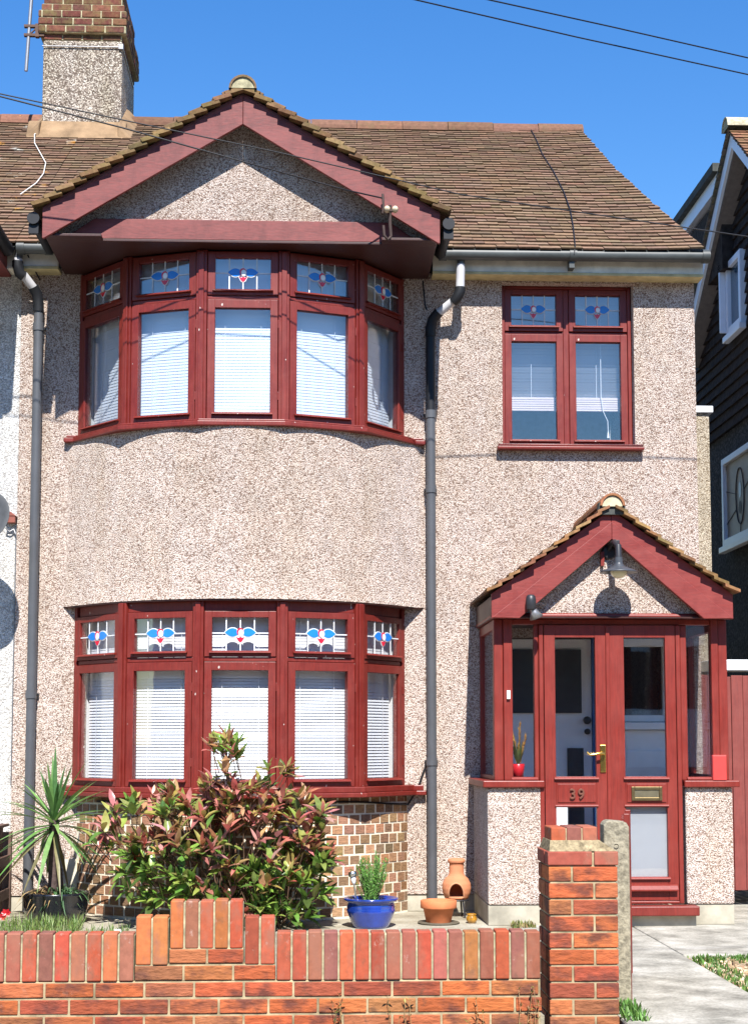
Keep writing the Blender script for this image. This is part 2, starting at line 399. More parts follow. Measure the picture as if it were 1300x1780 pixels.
def ridge_tiles(mb, p0, p1, r, n, pal, seg=10, mcap=1, gap=.0025):
    p0, p1 = Vector(p0), Vector(p1); d = (p1-p0)/n; t = d.normalized(); up = Vector((0, 0, 1)); s = t.cross(up)
    for i in range(n):
        a, b = p0+d*i+t*gap, p0+d*(i+1)-t*gap; c = rcol(rnd.choice(pal), .12, .06); dz = rnd.uniform(-.006, .006)
        ring = []
        for rr in (r, r-.016):
            for q in (a, b):
                ring.append([q+s*math.cos(math.pi*k/seg)*rr+up*(math.sin(math.pi*k/seg)*rr+dz) for k in range(seg+1)])
        o0, o1, i0, i1 = ring
        for k in range(seg):
            mb.mesh([o0[k], o0[k+1], o1[k+1], o1[k]], [(0, 3, 2, 1)], 0, c, True)
            mb.mesh([i0[k], i0[k+1], i1[k+1], i1[k]], [(0, 1, 2, 3)], 0, c)
            mb.mesh([o0[k], o0[k+1], i0[k+1], i0[k]], [(0, 1, 2, 3)], 0, c); mb.mesh([o1[k], o1[k+1], i1[k+1], i1[k]], [(0, 3, 2, 1)], 0, c)
    # mortar bedding closes the open ends
    for q, sgn in ((p0+t*(gap+.012), 1), (p1-t*(gap+.012), -1)):
        mb.mesh([q+s*math.cos(math.pi*k/seg)*(r-.016)+up*math.sin(math.pi*k/seg)*(r-.016) for k in range(seg+1)], [tuple(range(seg+1))], mcap, (1, 1, 1))

# window light: frame ring, drip, glass; local frame u (right), n (outwards = -y local), z
def ring(mb, M, u0, u1, z0, z1, s, rt, rb, n0, n1, m=0):
    mb.box(u0, u0+s, n0, n1, z0, z1, m, M=M); mb.box(u1-s, u1, n0, n1, z0, z1, m, M=M)
    mb.box(u0+s, u1-s, n0, n1, z1-rt, z1, m, M=M); mb.box(u0+s, u1-s, n0, n1, z0, z0+rb, m, M=M)
def drip(mb, M, u0, u1, z, n0, proj=.03, h=.018, m=0):
    vs = [(n0, z), (n0, z+h), (n0-proj*.55, z+h*.8), (n0-proj, z+h*.25), (n0-proj, z)]
    a = [M @ Vector((u0, y, zz)) for y, zz in vs]; b = [M @ Vector((u1, y, zz)) for y, zz in vs]; k = len(vs)
    mb.mesh(a+b, [tuple(range(k)), tuple(range(2*k-1, k-1, -1))]+[(i, k+i, k+(i+1) % k, (i+1) % k) for i in range(k)], m)
def pane(M, u0, u1, z0, z1, n, parent, name='pane', mt=None):
    mb = MB(); mb.box(u0-.008, u1+.008, n, n+.006, z0-.008, z1+.008, M=M); return build(mb, name, mt or GLASS, parent)
def lead_pattern(M, u0, u1, z0, z1, n, parent):
    mb = MB(); w, h = u1-u0, z1-z0
    P = lambda a, b: (u0+a*w, z0+b*h)
    y0, y1 = n-.004, n-.0005
    def bar(a, b, r=.0042):
        a, b = Vector(a), Vector(b); d = (b-a).normalized(); s = Vector((-d.y, d.x))*r
        mb.prism_y([tuple(a-s), tuple(b-s), tuple(b+s), tuple(a+s)], y0, y1, 0, M=M)
    zc = .53
    for a in (.25, .5, .75): bar(P(a, 0), P(a, 1))
    bar(P(0, zc), P(.25, zc)); bar(P(.75, zc), P(1, zc))
    def blob(pts, mi, grow=.0):
        pts = [P(*p) for p in pts]
        cx = sum(p[0] for p in pts)/len(pts); cz = sum(p[1] for p in pts)/len(pts)
        # lead outline, then the coloured piece in front of it
        big = []
        for p in pts:
            d = Vector((p[0]-cx, p[1]-cz)); L = d.length; d = d*((L+.0065)/L); big.append((cx+d.x, cz+d.y))
        mb.prism_y(big, n-.006, n-.0005, 0, M=M); mb.prism_y(pts, n-.0085, n-.006, mi, M=M)
    def hp(t): return .128*math.sin(math.pi*min(1, t*.84+.16))**.9 if t < .999 else 0
    def leafp(sx):
        pts = []
        for k in range(13):
            t = k/12; pts.append((.5+sx*(.045+t*.23), zc+.02-hp(t)))
        for k in range(11, 0, -1):
            t = k/12; pts.append((.5+sx*(.045+t*.23), zc+.02+hp(t)))
        return pts if sx > 0 else pts[::-1]
    blob(leafp(-1), 1); blob(leafp(1), 1)
    r1, r2 = .065, .18*w/h*.55 if h else .1
    ry = .065*w/h*1.12
    blob([(.425, zc-.12), (.465, zc-.235), (.5, zc-.28), (.535, zc-.235), (.575, zc-.12), (.53, zc-.145), (.5, zc-.12), (.47, zc-.145)], 2)
    mb.prism_y([P(.5+.062*math.cos(2*math.pi*k/20), zc+.03+ry*1.0*math.sin(2*math.pi*k/20)) for k in range(20)], n-.0105, n-.0085, 2, M=M)
    mb.prism_y([P(.512+.050*math.cos(2*math.pi*k/20), zc+.0+ry*.86*math.sin(2*math.pi*k/20)) for k in range(20)], n-.012, n-.0105, 0, M=M)
    mb.prism_y([P(.512+.038*math.cos(2*math.pi*k/20), zc+.0+ry*.64*math.sin(2*math.pi*k/20)) for k in range(20)], n-.0135, n-.012, 3, M=M)
    return build(mb, 'leading', [LEAD, BLUEG, REDG, WHITEG], parent)
def slats(M, u0, u1, z0, z1, n, pitch, tilt, parent, depth=.025, cords=(.22, .78), zs=99, tilt2=0):
    mb = MB(); z = z0; c, s = math.cos(tilt)*depth/2, math.sin(tilt)*depth/2
    while z < z1:
        dz = rnd.uniform(-.0012, .0012)
        if z > zs: c, s = math.cos(tilt2)*depth/2, math.sin(tilt2)*depth/2
        pr = [(n-c, z-s+dz), (n, z+.0025+dz), (n+c, z+s+dz), (n, z+.0005+dz)]
        a = [M @ Vector((u0, y, zz)) for y, zz in pr]; b = [M @ Vector((u1, y, zz)) for y, zz in pr]
        mb.mesh(a+b, [(0, 4, 5, 1), (1, 5, 6, 2), (2, 6, 7, 3), (3, 7, 4, 0), (0, 1, 2, 3), (7, 6, 5, 4)], 0)
        z += pitch
    for q in cords:
        u = u0+(u1-u0)*q; mb.box(u-.0015, u+.0015, n-depth*.55, n-depth*.55+.002, z0, z1, 0, M=M)
    return build(mb, 'blind', [BLIND], parent)
def facetM(a, b):
    a, b = Vector(a), Vector(b); d = (b-a).normalized()
    M = Matrix.Identity(4); M.col[0][:3] = (d.x, d.y, 0); M.col[1][:3] = (-d.y, d.x, 0); M.col[2][:3] = (0, 0, 1); M.col[3][:3] = (a.x, a.y, 0)
    return M, (b-a).length

# ================================================================== THE HOUSE
house = thing('semi_detached_house', 'pink-beige pebbledashed semi-detached house with two red timber bay windows and a tiled roof', 'house', (.4, 1, 0))
XP, XR = -2.2, 3.01
# front wall and shell
m = MB()
wall_holes(m, XP, XR, .13, 4.9, [(-1.66, .66, .9, 2.25), (-1.66, .66, 3.6, 4.82), (1.50, 2.53, 3.55, 4.83), (1.42, 2.80, .131, 2.06)], 0, .24)
m.face([(XR, 0, .13), (XR, 6.8, .13), (XR, 6.8, 4.9), (XR, 0, 4.9)]); m.face([(XR, 6.8, .13), (XP, 6.8, .13), (XP, 6.8, 4.9), (XR, 6.8, 4.9)])
m.face([(XR-.06, .05, 4.9), (XR-.06, 6.8, 4.9), (2.66, 3.4, 7.25)])
build(m, 'wall', PEB, house, at=(.4, 0, 0))
m = MB(); m.box(XP, 1.30, .012, .25, 0, .13); m.box(2.94, XR-.01, .012, .25, 0, .13); build(m, 'plinth', CONC, house, bevel=.006)
m = MB(); m.box(XP+.02, XR-.03, .26, 6.7, 4.86, 4.89); m.box(XP+.02, XR-.03, .26, 6.7, 2.42, 2.6); m.box(XP+.02, XR-.03, .26, 6.7, .02, .06)
m.box(XP+.005, XP+.05, .25, 6.75, 0, 4.86); m.box(1.0, 1.1, .26, 6.7, .1, 4.86); m.box(XP+.06, XR-.05, 3.2, 3.25, .1, 4.86); m.box(1.42, 2.8, .05, .26, .05, .131)
build(m, 'interior', INW, house)

# pebbledashed curved apron between the two bays
XC = -.478
def arc(hw, sag, n=48):
    Rr = (hw*hw+sag*sag)/(2*sag); th = math.asin(hw/Rr)
    return [(XC+Rr*math.sin(t), -(Rr*math.cos(t)-(Rr-sag))) for t in [-th+2*th*k/n for k in range(n+1)]]
m = MB(); base = arc(1.30, .735, 64)
for k_, (x_, y_) in enumerate(((1.365, .02), (1.335, -.012), (1.292, -.046), (1.252, -.092))): base[k_] = (XC-x_, y_); base[64-k_] = (XC+x_, y_)
rows = [(2.283, .030), (2.30, .026), (2.36, .014), (2.44, .005), (2.56, 0), (3.0, -.004), (3.56, 0)]
grid = []
for z, off in rows:
    row = []
    for i, (x, y) in enumerate(base):
        f = 1+off/1.0
        yy = y*f
        if i in (0, len(base)-1): yy = .02
        row.append((XC+(x-XC)*(1+off*.5), yy, z))
    grid.append(row)
for j in range(len(rows)-1):
    for i in range(64): m.mesh([grid[j][i], grid[j][i+1], grid[j+1][i+1], grid[j+1][i]], [(0, 1, 2, 3)], 0, (1, 1, 1), True)
m.face([(x, y, z-.001) for x, y, z in reversed(grid[0])]); m.face([(x, y, z+.001) for x, y, z in grid[-1]])
apron = build(m, 'bay_apron', PEB, house)
me = apron.data; bm = bmesh.new(); bm.from_mesh(me); bmesh.ops.remove_doubles(bm, verts=bm.verts, dist=.0005); bm.to_mesh(me); bm.free()

# brick base of the lower bay
m = MB(); ab = arc(1.235, .665, 40); m.prism_z(ab, .0, .93, 1); m2 = MB()
Rb = (1.235**2+.665**2)/(2*.665); thb = math.asin(1.235/Rb); cyb = Rb-.665
zc = .045
for k in range(12):
    z0 = .02+k*.073
    if z0+.062 > .89: break
    nb = 30; off = .5 if k % 2 else 0
    for q in range(nb):
        t0 = -thb+2*thb*(q+off)/nb; t1 = t0+2*thb/nb
        if t1 > thb: t1 = thb
        tg = .0078/Rb
        ja = rnd.uniform(-.003, .003); dz = rnd.uniform(-.002, .002); ro = Rb+.0035+rnd.uniform(-.003, .004)
        vs = []
        for r_ in (Rb-.05, ro):
            for t_, zz in ((t0+tg, z0), (t1-tg, z0), (t1-tg, z0+.060), (t0+tg, z0+.060)):
                vs.append((XC+r_*math.sin(t_+ja), -(r_*math.cos(t_+ja)-cyb), zz+dz))
        if t1-t0 < .02: continue
        c = rcol(rnd.choice([(.29, .165, .09), (.25, .14, .08), (.34, .20, .11), (.21, .125, .075), (.30, .15, .085)]), .22, .1)
        m2.mesh(vs, [(4, 5, 6, 7), (0, 1, 5, 4), (1, 2, 6, 5), (2, 3, 7, 6), (3, 0, 4, 7)], 0, c)
n0 = len(m.v); m.v += m2.v; m.f += [tuple(i+n0 for i in f) for f in m2.f]; m.m += m2.m; m.c += m2.c; m.sm += m2.sm
build(m, 'brick_bay_base', [BBRICK, MORTW], house)
m = MB(); pts = [(x, y-.012, .815+.02*math.sin(i*.35)) for i, (x, y) in enumerate(arc(1.24, .668, 30)) if i > 2]
pts += [(.80, -.03, .86), (.845, -.02, .95), (.90, -.015, 1.1), (.935, -.015, 1.16)]
m.tube(pts, .007, 6); build(m, 'sill_cable', WIRE, house)

# bay windows -----------------------------------------------------
BV = [(-1.27, 0.0), (-.864, -.473), (-.30, -.678), (.30, -.678), (.864, -.473), (1.212, 0.0)]
BV = [(XC+x, y) for x, y in BV]
def bay_window(ztop, fg1, fg0, cg1, cg0, zsill, zsb, label, upper):
    gl = GLASSU if upper else GLASS
    fr = MB()
    # posts at the corners
    for i, (x, y) in enumerate(BV):
        if 0 < i < 5:
            a, b = Vector(BV[i-1]), Vector(BV[i+1]); d = (b-a).normalized(); out = Vector((d.y, -d.x))
            M = Matrix.Identity(4); M.col[0][:3] = (d.x, d.y, 0); M.col[1][:3] = (-out.x, -out.y, 0); M.col[3][:3] = (x, y, 0)
            fr.box(-.040, .040, -.006, .085, zsill-.01, ztop, M=M)
            fr.box(-.020, .020, -.020, -.006, zsill, ztop-.012, M=M)
        else:
            a, b = (BV[0], BV[1]) if i == 0 else (BV[5], BV[4]); M, L = facetM(a, b) if i == 0 else facetM(b, a)
            if i == 0: fr.box(-.04, .028, -.004, .08, zsill-.01, ztop, M=M)
            else: fr.box(L-.028, L+.04, -.004, .08, zsill-.01, ztop, M=M)
    for i in range(5):
        M, L = facetM(BV[i], BV[i+1])
        fr.box(.041, L-.041, .012, .075, fg1+.045, ztop-.002, M=M)
        fr.box(.041, L-.041, .006, .07, cg1+.062, fg0-.045, M=M)
    bw = build(fr, 'bay_window', RED, house, bevel=.006)
    bw['label'] = label
    for i in range(5):
        M, L = facetM(BV[i], BV[i+1]); a, b = .045, L-.045
        if i == 0: a = .052
        if i == 4: b = L-.052
        s = .054; side = i in (0, 4)
        if side: s = .044; a, b = (.030, b) if i == 0 else (a, L-.030)
        f = MB(); ring(f, M, a, b, fg0-.042, fg1+.044, s, .044, .042, -.004, .05); drip(f, M, a+s-.02, b-s+.02, fg0-.018, -.004, .026)
        fo = build(f, 'fanlight', RED, bw, bevel=.005)
        gn = .006 if side else .018; pane(M, a+s, b-s, fg0, fg1, gn, bw, 'leaded_pane', gl); lead_pattern(M, a+s, b-s, fg0, fg1, gn, bw)
        f = MB(); ring(f, M, a, b, zsill+.004, cg1+.060, s, .060, cg0-zsill-.004, -.006, .05); drip(f, M, a+s-.02, b-s+.02, cg0-.02, -.006, .028)
        # rebate step round the glass
        ring(f, M, a+s-.012, b-s+.012, cg0-.012, cg1+.012, .012, .012, .012, .0045, .02)
        if side:
            rv = MB(); q = a-.02 if i == 0 else b+.005
            rv.box(q, q+.015, .052, .34, zsill+.03, fg1+.03, M=M); build(rv, 'reveal', WHITE, bw)
        for zz in (cg0+.12, cg1-.12): f.box(b+.001, b+.009, -.012, .0, zz-.03, zz+.03, M=M)
        build(f, 'casement', RED, bw, bevel=.005)
        pane(M, a+s, b-s, cg0, cg1, gn+.003, bw, 'pane', gl)
        slats(M, a+.02, b-.02, cg0-.03, fg1+.03, .105, .0225 if upper else .0225, R(80 if upper else 66), bw, zs=cg1-.05, tilt2=R(82))
    # sill that follows the bay
    sb = MB(); pr = .075
    outs = []
    for i, (x, y) in enumerate(BV):
        dirs = []
        if i > 0: a, b = Vector(BV[i-1]), Vector(BV[i]); d = (b-a).normalized(); dirs.append(Vector((d.y, -d.x)))
        if i < 5: a, b = Vector(BV[i]), Vector(BV[i+1]); d = (b-a).normalized(); dirs.append(Vector((d.y, -d.x)))
        nrm = sum(dirs, Vector((0, 0))).normalized(); k = pr/max(.5, nrm.dot(dirs[0]))
        outs.append(Vector((x, y))+nrm*k)
    o0 = [(XC-1.375, .01), (XC-1.375, -.06), (XC-1.30, -.062)] + [tuple(o) for o in outs[1:5]] + [(XC+1.30, -.062), (XC+1.375, -.06), (XC+1.375, .01)]
    sb.prism_z(o0, zsb, zsb+.034); 
    o1 = [(XC+(x-XC)*.985, y*.975 if y < 0 else y) for x, y in o0]; sb.prism_z(o1, zsb+.0342, zsill+.002)
    build(sb, 'window_sill', RED, bw, bevel=.006)
bay_window(4.848, 4.791, 4.555, 4.417, 3.645, 3.584, 3.535, 'upper red timber bay window under the gable', True)
bay_window(2.282, 2.155, 1.916, 1.776, 1.001, .942, .868, 'lower red timber bay window over the brown brick base', False)
m = MB(); oh = [(XC-1.36, .0)] + [(x, y-.03) for x, y in arc(1.30, .72, 32)][1:-1] + [(XC+1.36, .0)]
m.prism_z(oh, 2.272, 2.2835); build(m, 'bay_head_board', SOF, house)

# small first floor window -----------------------------------------
M = Matrix.Translation((1.503, .105, 0)); L = 1.022
f = MB(); f.box(0, .028, -.03, .07, 3.552, 4.83, M=M); f.box(L-.028, L, -.03, .07, 3.552, 4.83, M=M); f.box(.0285, L-.0285, -.03, .07, 4.808, 4.83, M=M)
f.box(L/2-.022, L/2+.022, -.012, .06, 3.552, 4.807, M=M); f.box(.0285, L-.0285, -.004, .06, 4.448, 4.468, M=M)
sw = build(f, 'bedroom_window', RED, house, bevel=.005)
for a, b in ((.03, L/2-.024), (L/2+.024, L-.03)):
    f = MB(); ring(f, M, a, b, 4.472, 4.806, .052, .042, .046, -.018, .04); drip(f, M, a+.03, b-.03, 4.498, -.018, .026); build(f, 'fanlight', RED, sw, bevel=.005)
    pane(M, a+.052, b-.052, 4.518, 4.764, .01, sw, 'leaded_pane', GLASSU); lead_pattern(M, a+.052, b-.052, 4.518, 4.764, .01, sw)
    f = MB(); ring(f, M, a, b, 3.556, 4.446, .052, .056, .056, -.018, .04); drip(f, M, a+.03, b-.03, 3.592, -.018, .028); build(f, 'casement', RED, sw, bevel=.005)
    pane(M, a+.052, b-.052, 3.612, 4.39, .012, sw, 'pane', GLASSU)
mb = MB(); slats(M, .05, L-.05, 3.97, 4.80, .13, .024, R(-52), sw)
mb = MB()
for k in range(6): mb.box(.06, L-.07, .105, .13, 3.865+k*.018, 3.879+k*.018, M=M)
build(mb, 'blind_bottom_rail', BLINDT, sw)
mb = MB(); mb.tube([(1.503+.80, .19, 4.6), (1.503+.80, .19, 3.98), (1.503+.815, .188, 3.86), (1.503+.85, .186, 3.78), (1.503+.852, .186, 3.70)], .003, 6); mb.lathe([(.002, .06), (.006, .04), (.011, 0)], (1.503+.852, .186, 3.645), 10)
build(mb, 'blind_cord', WHITE, sw)
m = MB(); m.box(1.452, 2.586, -.075, .03, 3.506, 3.53); m.box(1.46, 2.578, -.068, -.001, 3.5302, 3.5495); m.box(1.502, 2.528, -.001, .12, 3.531, 3.5515); build(m, 'window_sill', RED, sw, bevel=.006)

# eaves: fascia, soffit, gutter ------------------------------------
for xa, xb in ((XP, -1.90), (.95, 3.045)):
    m = MB(); m.box(xa, xb, -.16, -.135, 4.868, 4.99); build(m, 'fascia', FASC, house, bevel=.004)
    m = MB(); m.box(xa, xb, -.165, .0, 4.846, 4.866); build(m, 'soffit', FASCY, house)
def half_gutter(name, p0, p1, r, parent, mt=GUT):
    mb = MB(); mb.tube([p0, p1], r, 18)
    d = (Vector(p1)-Vector(p0)).normalized(); L = (Vector(p1)-Vector(p0)).length
    for q in ([.004, L-.06] + [k for k in (1.0,) if L > 1.5]):
        a = Vector(p0)+d*q; mb.tube([a, a+d*.055], r+.007, 18)
    if L > 1.5:
        a = Vector(p0)+d*1.02; mb.box(a.x-.02, a.x+.02, a.y-.01, a.y+.1, a.z-.10, a.z-.03)
    return build(mb, name, mt, parent)
half_gutter('gutter', (XP, -.24, 4.984), (-1.93, -.24, 4.984), .046, house)
half_gutter('gutter', (.99, -.24, 4.978), (3.075, -.24, 4.984), .046, house)

# rainwater pipes ---------------------------------------------------
def downpipe(x, xo, zt, collars, label, seam):
    m = MB()
    m.tube([(xo, -.205, 4.97), (xo-.003, -.20, 4.90)], .030, 14, 0)
    m.tube([(xo-.003, -.20, 4.91), (xo-.01, -.20, zt)], .034, 14, 1)
    m.tube([(xo-.01, -.20, zt+.03), (xo-.01, -.20, zt), (xo-.01+(x-xo)*.12, -.19, zt-.06), (xo+(x-xo)*.25, -.175, zt-.075)], .041, 14, 2)
    m.tube([(xo+(x-xo)*.2, -.178, zt-.06), (xo+(x-xo)*.8, -.11, zt-.16)], .033, 14, 1)
    m.tube([(xo+(x-xo)*.72, -.115, zt-.14), (x-(x-xo)*.08, -.085, zt-.19), (x, -.075, zt-.26), (x, -.07, zt-.32)], .041, 14, 2)
    m.tube([(x, -.065, zt-.25), (x, -.065, seam)], .036, 16, 2 if seam < 4.3 else 0)
    m.tube([(x, -.065, seam+.03), (x+.002, -.065, .02)], .036, 16, 0)
    for z in collars:
        m.tube([(x, -.065, z-.03), (x, -.065, z+.03)], .042, 16, 0); m.box(x-.05, x+.05, -.03, -.001, z-.010, z+.010, 2)
    o = build(m, 'downpipe', [PIPE, PIPEL, PIPEB], house); o['label'] = label
downpipe(.938, 1.165, 4.70, (3.77, 3.19, 1.12), 'grey rainwater pipe with black upper length between bay and porch', 3.77)
downpipe(-2.058, -2.19, 4.86, (4.42, 1.62), 'dark grey rainwater pipe near the party line', 4.42)
m = MB(); m.tube([(.885, -.02, 4.83), (.89, -.03, 4.75), (.90, -.02, 4.64), (.915, -.02, 4.6)], .006, 6); build(m, 'wall_cable', WIRE, house); m = MB(); m.tube([(-2.13, -.17, 4.95), (-2.09, -.1, 4.86), (-2.06, -.02, 4.8)], .006, 6); build(m, 'wall_cable', WIRE, house)

# main roof ---------------------------------------------------------
EY, EZ, RY, RZ = -.28, 4.990, 3.4, 7.40
SL = math.hypot(RY-EY, RZ-EZ); VV = Vector((0, (RY-EY)/SL, (RZ-EZ)/SL))
verge = [(0, 3.015), (.82, 2.945), (1.42, 2.885), (2.5, 2.795), (4.3, 2.725), (5, 2.72)]
def vergex(v):
    for (a, x), (b, y) in zip(verge, verge[1:]):
        if a <= v <= b: return x+(y-x)*(v-a)/(b-a)
    return verge[-1][1]
m = MB()
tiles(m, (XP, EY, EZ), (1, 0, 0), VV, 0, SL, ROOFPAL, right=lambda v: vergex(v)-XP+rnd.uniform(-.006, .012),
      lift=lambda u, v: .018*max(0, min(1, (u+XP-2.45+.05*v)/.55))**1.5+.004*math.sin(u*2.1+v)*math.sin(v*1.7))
N_ = Vector((0, -VV.z, VV.y))
def rp(x, v, n=0): return Vector((x, EY, EZ))+VV*v+N_*n
m.mesh([rp(XP, 0, -.01), rp(2.95, 0, -.01), rp(2.70, SL, -.01), rp(XP, SL, -.01), (3.0, 7.1, EZ), (XP, 7.1, EZ)], [(0, 1, 2, 3), (3, 2, 4, 5)], 1, (.06, .04, .03))
roof = build(m, 'roof', [TILE, ROOFD], house)
m = MB(); ridge_tiles(m, (-1.80, RY, RZ-.035), (2.75, RY, RZ-.045), .125, 10, [(.15, .075, .05), (.14, .072, .048), (.16, .082, .054)])
build(m, 'ridge_tile', [TILE, MORTG], roof)
m = MB(); m.tube([rp(x, v, .045) for x, v in ((2.22, 4.36), (2.215, 3.9), (2.19, 3.2), (2.20, 2.5), (2.185, 1.7), (2.15, 1.1), (2.10, .6), (2.03, .02))]+[(2.02, -.29, 4.97)], .005, 6); build(m, 'roof_cable', WIRE, roof)

# front gable over the bay -----------------------------------------
GA = (-.475, 5.91); pitch = .612
m = MB()
xl, xr = -1.888, .932
zt = lambda x: 5.915-pitch*abs(x-GA[0]); zb = lambda x: 5.682-pitch*abs(x-GA[0])
hb = 1.413
for sgn, xe in ((-1, GA[0]-hb), (1, GA[0]+hb)):
    mb = MB()
    xk = GA[0]+sgn*((5.682-4.825)/pitch)
    poly = [(GA[0]+sgn*.001, 5.682), (GA[0]+sgn*.001, 5.915), (xe, zt(xe)), (xe, 4.825), (xk, 4.825)]
    if sgn > 0: poly = poly[::-1]
    mb.prism_y(poly, -.975, -.945)
    build(mb, 'bargeboard', REDF, house, bevel=.003)
mb = MB(); mb.prism_y([(GA[0]-1.40, 4.9), (GA[0]+1.40, 4.9), (GA[0]+1.40, 4.98), (GA[0], 5.85), (GA[0]-1.40, 4.98)], -.785, -.70); build(mb, 'gable_panel', PEB, house)
mb = MB(); mb.prism_y([(-1.75, 4.872), (.80, 4.872), (.59, 5.02), (-1.54, 5.02)], -.835, -.79); build(mb, 'tie_beam', REDF, house, bevel=.004)
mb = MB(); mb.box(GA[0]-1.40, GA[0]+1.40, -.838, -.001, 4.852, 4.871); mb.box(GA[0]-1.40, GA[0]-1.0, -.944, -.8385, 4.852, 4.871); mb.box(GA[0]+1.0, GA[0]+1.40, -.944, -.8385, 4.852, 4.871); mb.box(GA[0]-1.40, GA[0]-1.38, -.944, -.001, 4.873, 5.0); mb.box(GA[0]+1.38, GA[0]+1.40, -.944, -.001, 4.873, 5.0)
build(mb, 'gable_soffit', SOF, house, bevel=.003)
mb = MB(); mb.tube([(GA[0]+.006, -.79, 5.50), (GA[0]+.004, -.79, 5.60)], .004, 6); build(mb, 'gable_peg', WCABLE, house)
gl_ = math.hypot(1.45, 1.45*pitch)
m = MB()
for sgn in (-1, 1):
    e = Vector((GA[0]+sgn*1.475, -1.01, 5.945-pitch*1.475-.005)); V = Vector((-sgn, 0, pitch)).normalized()
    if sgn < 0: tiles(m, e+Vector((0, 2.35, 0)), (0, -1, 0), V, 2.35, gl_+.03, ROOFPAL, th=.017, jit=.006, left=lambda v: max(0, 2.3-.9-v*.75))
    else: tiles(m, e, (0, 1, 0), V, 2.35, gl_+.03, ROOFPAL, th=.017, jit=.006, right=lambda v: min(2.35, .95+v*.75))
    # mossy verge tiles over an undercloak, one stack per course
    nrow = int(gl_/.1)
    for r_ in range(nrow+1):
        p = e+V*(r_*.1+rnd.uniform(-.006, .006)); Nn = Vector((sgn*pitch, 0, 1)).normalized(); d = rnd.uniform(-.012, .012)
        q = [p+Nn*(.006), p+V*.125+Nn*(-.024)]
        vs = [Vector((a.x, y, a.z))+Nn*h for h in (0, .030) for a, y in ((q[0], -1.035+d), (q[0], -.93), (q[1], -.93), (q[1], -1.035+d))]
        m.mesh(vs, [(0, 1, 2, 3), (7, 6, 5, 4), (0, 4, 5, 1), (1, 5, 6, 2), (2, 6, 7, 3), (3, 7, 4, 0)], 1, rcol(rnd.choice(VERGEPAL), .25, .1))
m.mesh([(GA[0]-1.40, -.98, 5.04), (GA[0], -.98, 5.90), (GA[0]+1.40, -.98, 5.04), (GA[0]-1.40, .1, 5.04), (GA[0], 1.3, 5.90), (GA[0]+1.40, .1, 5.04)], [(0, 3, 4, 1), (1, 4, 5, 2)], 2, (1, 1, 1))
groof = build(m, 'gable_roof', [TILE, TILEM, ROOFD], house)
m = MB(); ridge_tiles(m, (GA[0], -1.05, 5.925), (GA[0], 1.3, 5.925), .10, 5, [(.22, .15, .08), (.20, .13, .075)]); build(m, 'ridge_tile', [TILEM, MORTG], groof)
for x in (GA[0]-1.475, GA[0]+1.475):
    mb = MB(); mb.tube([(x, -.99, 4.965), (x, -.27, 4.965)], .040, 16); mb.tube([(x, -.992, 4.965), (x, -.95, 4.965)], .044, 16); mb.box(x-.035, x+.035, -.97, -.93, 4.86, 4.93)
    build(mb, 'gutter', PIPEB, house)

# chimney ----------------------------------------------------------
cx0, cx1, cy0, cy1 = -2.585, -1.822, 2.95, 4.02
m = MB(); m.box(cx0, cx1, cy0, cy1, 6.4, 8.07)
chim = build(m, 'chimney_stack', PEBC, house, bevel=.02)
def brick_box(mb, x0, x1, y0, y1, z0, z1, pal, mi, mm, bl=.225, off=0, faces='fr', rec=.006, joint=.01):
    mb.box(x0+rec, x1-rec, y0+rec, y1-rec, z0, z1, mm)
    def run(a, b, place):
        x = a-off
        while x < b-.02:
            s, e = max(a, x), min(b, x+bl-joint)
            if e-s > .03: place(s, e)
            x += bl
    hz = (z0+joint*.5, z1-joint*.5)
    j = lambda: rnd.uniform(-.003, .003)
    run(x0, x1, lambda s, e: mb.box(s, e, y0+j(), y0+.06, hz[0], hz[1], mi, rcol(rnd.choice(pal), .2, .1)))
    run(y0+.062, y1, lambda s, e: mb.box(x1-.06, x1+j(), s, e, hz[0], hz[1], mi, rcol(rnd.choice(pal), .2, .1)))
    run(y0+.062, y1, lambda s, e: mb.box(x0+j(), x0+.06, s, e, hz[0], hz[1], mi, rcol(rnd.choice(pal), .2, .1)))
m = MB(); CP = [(.13, .05, .036), (.10, .045, .032), (.155, .062, .042), (.12, .055, .038)]
z = 8.07
for k, (o, h) in enumerate(((.0, .06), (.045, .075), (.045, .075), (.045, .075), (.02, .075), (.0, .075), (.0, .075), (.0, .075))):
    brick_box(m, cx0-o, cx1+o, cy0-o, cy1+o, z, z+h, CP, 0, 1, .19, .09*(k % 2)+.02*k); z += h
build(m, 'brick_chimney_top', [CBRICK, MORTG], house, bevel=.008)
m = MB()
def ry(y): return EZ+(y-EY)*(RZ-EZ)/(RY-EY)
fp = [(2.74, ry(2.74)+.03), (cy0+.005, ry(cy0)+.03), (cy0+.005, ry(cy0)+.15), (2.90, ry(2.9)+.16)]
m.prism_x(fp[::-1], cx0-.12, cx1+.06)
for x, s in ((cx1, 1), (cx0, -1)):
    a = [(x-.01*s, y, ry(y)+.02) for y in (2.76, 3.45)]; b = [(x+.13*s, y, ry(y)+.03) for y in (2.76, 3.45)]; c_ = [(x-.01*s, y, ry(y)+.18) for y in (2.76, 3.45)]
    vs = [a[0], b[0], c_[0], a[1], b[1], c_[1]]; m.mesh(vs, [(0, 1, 2), (5, 4, 3), (1, 4, 5, 2), (0, 2, 5, 3), (0, 3, 4, 1)])
build(m, 'flashing', PEACH, house, bevel=.02)
